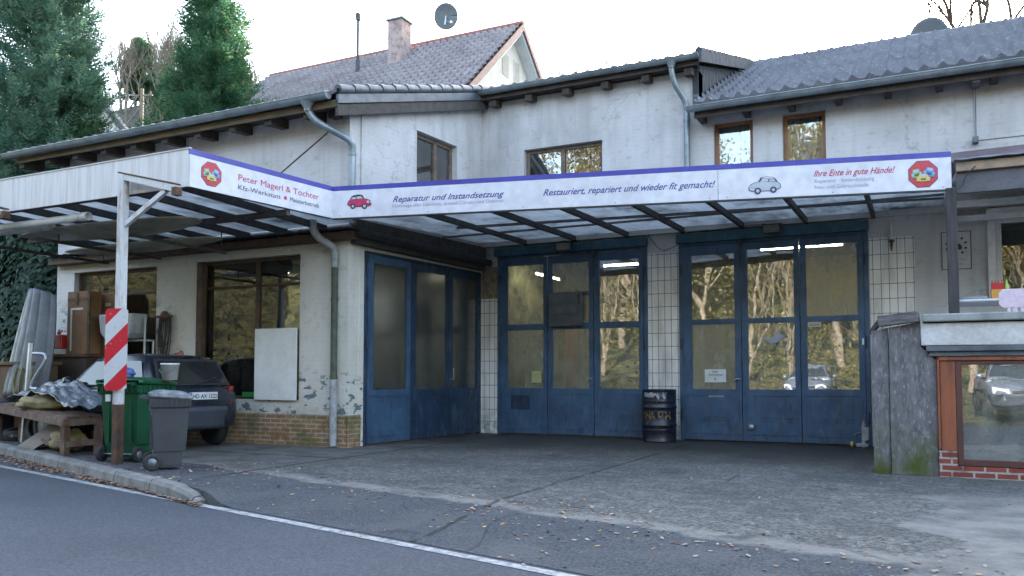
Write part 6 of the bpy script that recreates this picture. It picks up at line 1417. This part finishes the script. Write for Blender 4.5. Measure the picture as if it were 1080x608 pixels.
def decid(name, label, loc, H_, seed, leaves, mat_bark='bark_pale', group=None, depth=5, leafsize=.10, spread=.55, cat='tree', base_r=None, lean=(0, 0)):
    rnd = random.Random(seed); T_ = thing(name, label, cat, loc, rnd.uniform(0, 6), group, world=False); mb = MB(); tips = []; lb = MB()
    def grow(p, d, l, r, dep):
        q = p; pts = [p]; 
        for k in range(3):
            d = (d + Vector((rnd.uniform(-.18, .18), rnd.uniform(-.18, .18), rnd.uniform(-.05, .14)))).normalized(); q = q + d * l / 3; pts.append(q)
        (mb if dep == depth else lb).tube(pts, [r, r * .88, r * .76, r * .62], 8 if dep > depth - 2 else 4, cap=False)
        if dep == 0 : tips.append((q, d)); return
        if dep <= 2: tips.append((q, d))
        for k in range(rnd.choice((2, 3, 3)) if dep > 1 else 2):
            nd = (d + Vector((rnd.uniform(-1, 1), rnd.uniform(-1, 1), rnd.uniform(-.25, .6))) * spread * 1.25).normalized(); grow(pts[-1] if k == 0 else pts[rnd.choice((1, 2, 3))], nd, l * rnd.uniform(.62, .82), r * .6, dep - 1)
    grow(Vector((0, 0, -.2)), Vector((lean[0], lean[1], 1)).normalized(), H_ * .30, base_r or H_ * .018, depth)
    t0 = ob('trunk', mb, mat_bark, T_); ob('limb', lb, mat_bark, t0)
    if leaves:
        mf = MB()
        for i in range(leaves):
            c_, d = rnd.choice(tips); p = c_ + Vector((rnd.gauss(0, .35), rnd.gauss(0, .35), rnd.gauss(0, .3)))
            a = Vector((rnd.uniform(-1, 1), rnd.uniform(-1, 1), rnd.uniform(-1, 1))).normalized(); b = a.cross(Vector((rnd.uniform(-1, 1), rnd.uniform(-1, 1), 1))).normalized(); s_ = leafsize * rnd.uniform(.6, 1.3)
            mf.v += [tuple(p + a * s_), tuple(p + b * s_ * .6), tuple(p - a * s_), tuple(p - b * s_ * .6)]; n_ = len(mf.v) - 4; mf.f.append((n_, n_ + 1, n_ + 2, n_ + 3)); mf.sm.append(False)
        ob('crown', mf, 'autumn', T_, recalc=False)
    return T_
# reflected bank trees across the road
GB = 'yellow leaved trees on the bank across the road'
base_trees = [decid('autumn_tree', 'yellow leaved tree on the bank across the road', (-9, -11, bank_z(-9, -11)), 11, 31, 11000, group=GB, leafsize=.08), decid('autumn_tree', 'yellow leaved tree on the bank across the road', (-3.5, -13, bank_z(-3.5, -13)), 12, 32, 12000, group=GB, leafsize=.08), decid('autumn_tree', 'yellow leaved tree on the bank across the road', (1.5, -11.5, bank_z(1.5, -11.5)), 10, 33, 10000, group=GB, leafsize=.08)]
for i, (x, y, z, s_, a) in enumerate([(-14, -12.5, .5, 1.05, 1), (-20, -11, .6, .95, 2), (-11.5, -16, 2.0, 1.2, 3), (-6.2, -17, 2.2, 1.1, 4), (-1, -17.5, 2.4, 1.15, 5.2), (4.5, -14, 1.2, 1.0, .4), (7.5, -11.5, .6, .95, 2.2), (11, -13, .9, 1.1, 3.3), (-25, -14, 1.2, 1.1, 4.1), (-17.5, -18, 2.4, 1.2, 5.5), (3, -19, 3.0, 1.1, 1.4)]):
    c = copy_tree(base_trees[i % 3]); c.location = (x, y, bank_z(x, y) - .1); c.scale = (s_,) * 3; c.rotation_euler = (0, 0, a)
pb = decid('bare_tree', 'pale leafless tree on the bank across the road', (-2.2, -9.6, 0), 11, 71, 0, group='pale leafless trees across the road', depth=6, spread=.42, base_r=.10)
for i, (x, y, a, s_) in enumerate([(-7.2, -9.8, 1, 1.1), (-5.3, -9.4, 2, .9), (-11.5, -10, 3, 1.1), (-.6, -10.2, 4, 1.0), (.8, -9.6, 5, .9), (3.2, -10, 6, 1.1), (5.6, -10, .5, 1), (-14, -9.5, 1.5, 1.2), (-17, -10, 2.5, 1)]):
    c = copy_tree(pb); c.location = (x, y, bank_z(x, y) - .1); c.rotation_euler = (0, 0, a); c.scale = (s_,) * 3
mf = MB(); rnd = random.Random(12)
for i in range(105000):
    far = i % 2; u = rnd.uniform(-38, 20) if not far else rnd.uniform(-48, 30)
    if far: dv = 12 + 28 * rnd.random(); h = rnd.random() * 5; s_ = rnd.uniform(.10, .24)
    else: dv = .6 + 13 * rnd.random() ** .9; h = rnd.random() ** .9 * (3 + .55 * dv); s_ = rnd.uniform(.035, .095)
    v = line_v(u) - 7.2 - dv
    if noise.noise(Vector((u * .5, v * .4, h * .45))) < -.10: continue
    a = Vector((rnd.uniform(-1, 1), rnd.uniform(-1, 1), rnd.uniform(-1, 1))).normalized(); b = a.cross(Vector((rnd.uniform(-1, 1), rnd.uniform(-1, 1), 1))).normalized()
    p = Vector((u, v, bank_z(u, v) + h)); mf.v += [tuple(p + a * s_), tuple(p + b * s_ * .6), tuple(p - a * s_), tuple(p - b * s_ * .6)]; n_ = len(mf.v) - 4; mf.f.append((n_, n_ + 1, n_ + 2, n_ + 3)); mf.sm.append(False)
o = ob('woodland_undergrowth', mf, 'autumn_olive', recalc=False); o['kind'] = 'stuff'; o['label'] = 'olive and yellow woodland undergrowth on the bank across the road'; o['category'] = 'undergrowth'
# bare trees behind the roofs
decid('bare_tree', 'bare winter tree whose twigs hang in the upper right corner', (2.9, 27.5, 0), 17.6, 41, 0, 'bark', depth=8, spread=.60)
decid('bare_tree', 'slender bare treetop behind the roof right of the gabled house', (-11.6, 28.2, 0), 15.3, 47, 0, 'bark', depth=6, spread=.35)
bt = decid('bare_tree', 'hazy bare tree on the wooded hill between the conifers', (-76, 60, 16), 12, 51, 0, 'bark_pale', group='bare trees on the hill', depth=6, spread=.5, base_r=.22)
rnd = random.Random(77)
for k in range(85):
    u = -92 + 26 * rnd.random(); v = 50 + 36 * rnd.random(); c = copy_tree(bt); b_ = (v - 44) / 100
    c.location = (u, v, hill_z(u, v) - .4); s_ = rnd.uniform(.6, 1.15); c.scale = (s_, s_, s_ * rnd.uniform(.9, 1.2)); c.rotation_euler = (0, 0, rnd.uniform(0, 6))
pt = conifer('pine_tree', 'dim pine on the wooded hill between the conifers', (-80, 62, 17), 11, 3.0, 'fir', 61, 90, 1.5, .6, .2, 1.5, .55, group='pines on the hill')
for k in range(12):
    u = -96 + 26 * rnd.random(); v = 56 + 34 * rnd.random(); c = copy_tree(pt); b_ = (v - 44) / 100
    c.location = (u, v, hill_z(u, v) - .4); s_ = rnd.uniform(.6, 1.1); c.scale = (s_,) * 3; c.rotation_euler = (0, 0, rnd.uniform(0, 6))

# ------------------------------------------------------------------ fallen leaves
rnd = random.Random(9); mb = MB()
def leaf_at(u, v, z, s_):
    a = rnd.uniform(0, 6.283); t1 = Vector((math.cos(a), math.sin(a), rnd.uniform(-.25, .35))); t2 = Vector((-math.sin(a), math.cos(a), rnd.uniform(-.3, .3)))
    p = Vector((u, v, z + s_ * .25)); mb.add([p - t1 * s_, p - t1 * s_ * .3 + t2 * s_ * .55, p + t1 * s_ * .45 + t2 * s_ * .45, p + t1 * s_ * 1.05, p + t1 * s_ * .4 - t2 * s_ * .5, p - t1 * s_ * .4 - t2 * s_ * .5], [(0, 1, 2, 3, 4, 5)])
for k in range(2600):
    u = rnd.uniform(-17, -6.2); w = (kerb_v(u) - .18) - (line_v(u) + .1); t_ = rnd.random() ** 2.2
    if noise.noise(Vector((u * 1.3, 0, 0))) < -.25 and rnd.random() < .7: continue
    leaf_at(u, kerb_v(u) - .19 - w * t_ * .9, -.124 + rnd.random() * .03 * (1 - t_), rnd.uniform(.014, .034))
for k in range(1300):
    u = rnd.uniform(-8.2, 1.6); v = strip_v(u) + rnd.gauss(.05, .38)
    if noise.noise(Vector((u * 1.1, v * 1.6, 5))) < .02 and rnd.random() < .75: continue
    if u < -6.3: v = max(v, kerb_v(u) + .03)
    if v < line_v(u) + .15: continue
    leaf_at(u, v, apron_z(u, v) + .002, rnd.uniform(.008, .026))
for k in range(420):
    u = rnd.uniform(-9, 2); v = rnd.uniform(max(line_v(u) + .2, kerb_v(u) if u < -6.3 else 0), 9.8); leaf_at(u, v, apron_z(u, v) + .002, rnd.uniform(.007, .020))
for k in range(220):
    u = rnd.uniform(-13, -6.6); v = kerb_v(u) + abs(rnd.gauss(.15, .35)); leaf_at(u, v, .003, rnd.uniform(.012, .030))
for k in range(60):
    u = rnd.uniform(-6, .5); v = line_v(u) + rnd.uniform(-.1, .25); leaf_at(u, v, -.116, rnd.uniform(.010, .024))
o = ob('fallen_leaves', mb, 'litter', recalc=False); o['kind'] = 'stuff'; o['label'] = 'brown and pinkish fallen leaves strewn along the kerb and forecourt'; o['category'] = 'leaves'

# ------------------------------------------------------------------ light, world, camera
SUN_EL, SUN_AZ = R(20), R(-4)      # azimuth measured from +Y towards +X: behind the building, to the right
w = bpy.data.worlds.new('World'); scene.world = w; w.use_nodes = True; nt = w.node_tree; nt.nodes.clear()
sky = nt.nodes.new('ShaderNodeTexSky'); sky.sky_type = 'NISHITA'; sky.sun_disc = False; sky.sun_elevation = SUN_EL; sky.sun_rotation = SUN_AZ; sky.air_density = 1.2; sky.dust_density = 2.8; sky.ozone_density = 1.5
bg = nt.nodes.new('ShaderNodeBackground'); bg.inputs['Strength'].default_value = .15; wo = nt.nodes.new('ShaderNodeOutputWorld')
hs = nt.nodes.new('ShaderNodeHueSaturation'); hs.inputs['Saturation'].default_value = .78; nt.links.new(sky.outputs[0], hs.inputs['Color']); nt.links.new(hs.outputs[0], bg.inputs[0]); nt.links.new(bg.outputs[0], wo.inputs[0])
sl = bpy.data.lights.new('sun', 'SUN'); sl.energy = 2.2; sl.angle = R(.6); sl.color = (1, .93, .82); so = bpy.data.objects.new('sun', sl); COL.objects.link(so)
sd = Vector((math.sin(SUN_AZ) * math.cos(SUN_EL), math.cos(SUN_AZ) * math.cos(SUN_EL), math.sin(SUN_EL)))
so.rotation_euler = (-sd).to_track_quat('-Z', 'Y').to_euler(); so.location = sd * 60

cam = bpy.data.cameras.new('camera'); co = bpy.data.objects.new('camera', cam); COL.objects.link(co)
yaw = math.atan(.497); th = math.atan(.0512)
fwd = Vector((-math.sin(yaw) * math.cos(th), math.cos(yaw) * math.cos(th), math.sin(th)))
co.location = (0, 0, 1.12); co.rotation_euler = fwd.to_track_quat('-Z', 'Y').to_euler()
cam.lens = 875 / 1080 * 36; cam.sensor_width = 36; cam.shift_y = ((396 - 875 * .0512) - 304) / 1080; cam.clip_end = 1000; cam.clip_start = .05
scene.camera = co
scene.view_settings.view_transform = 'Standard'; scene.view_settings.look = 'None'; scene.view_settings.exposure = 3.08; scene.view_settings.gamma = 1
scene.cycles.max_bounces = 8; scene.cycles.diffuse_bounces = 3; scene.cycles.glossy_bounces = 3; scene.cycles.transparent_max_bounces = 12; scene.cycles.transmission_bounces = 4
scene.cycles.sample_clamp_indirect = 6; scene.cycles.caustics_reflective = False; scene.cycles.caustics_refractive = False
scene.cycles.use_denoising = True
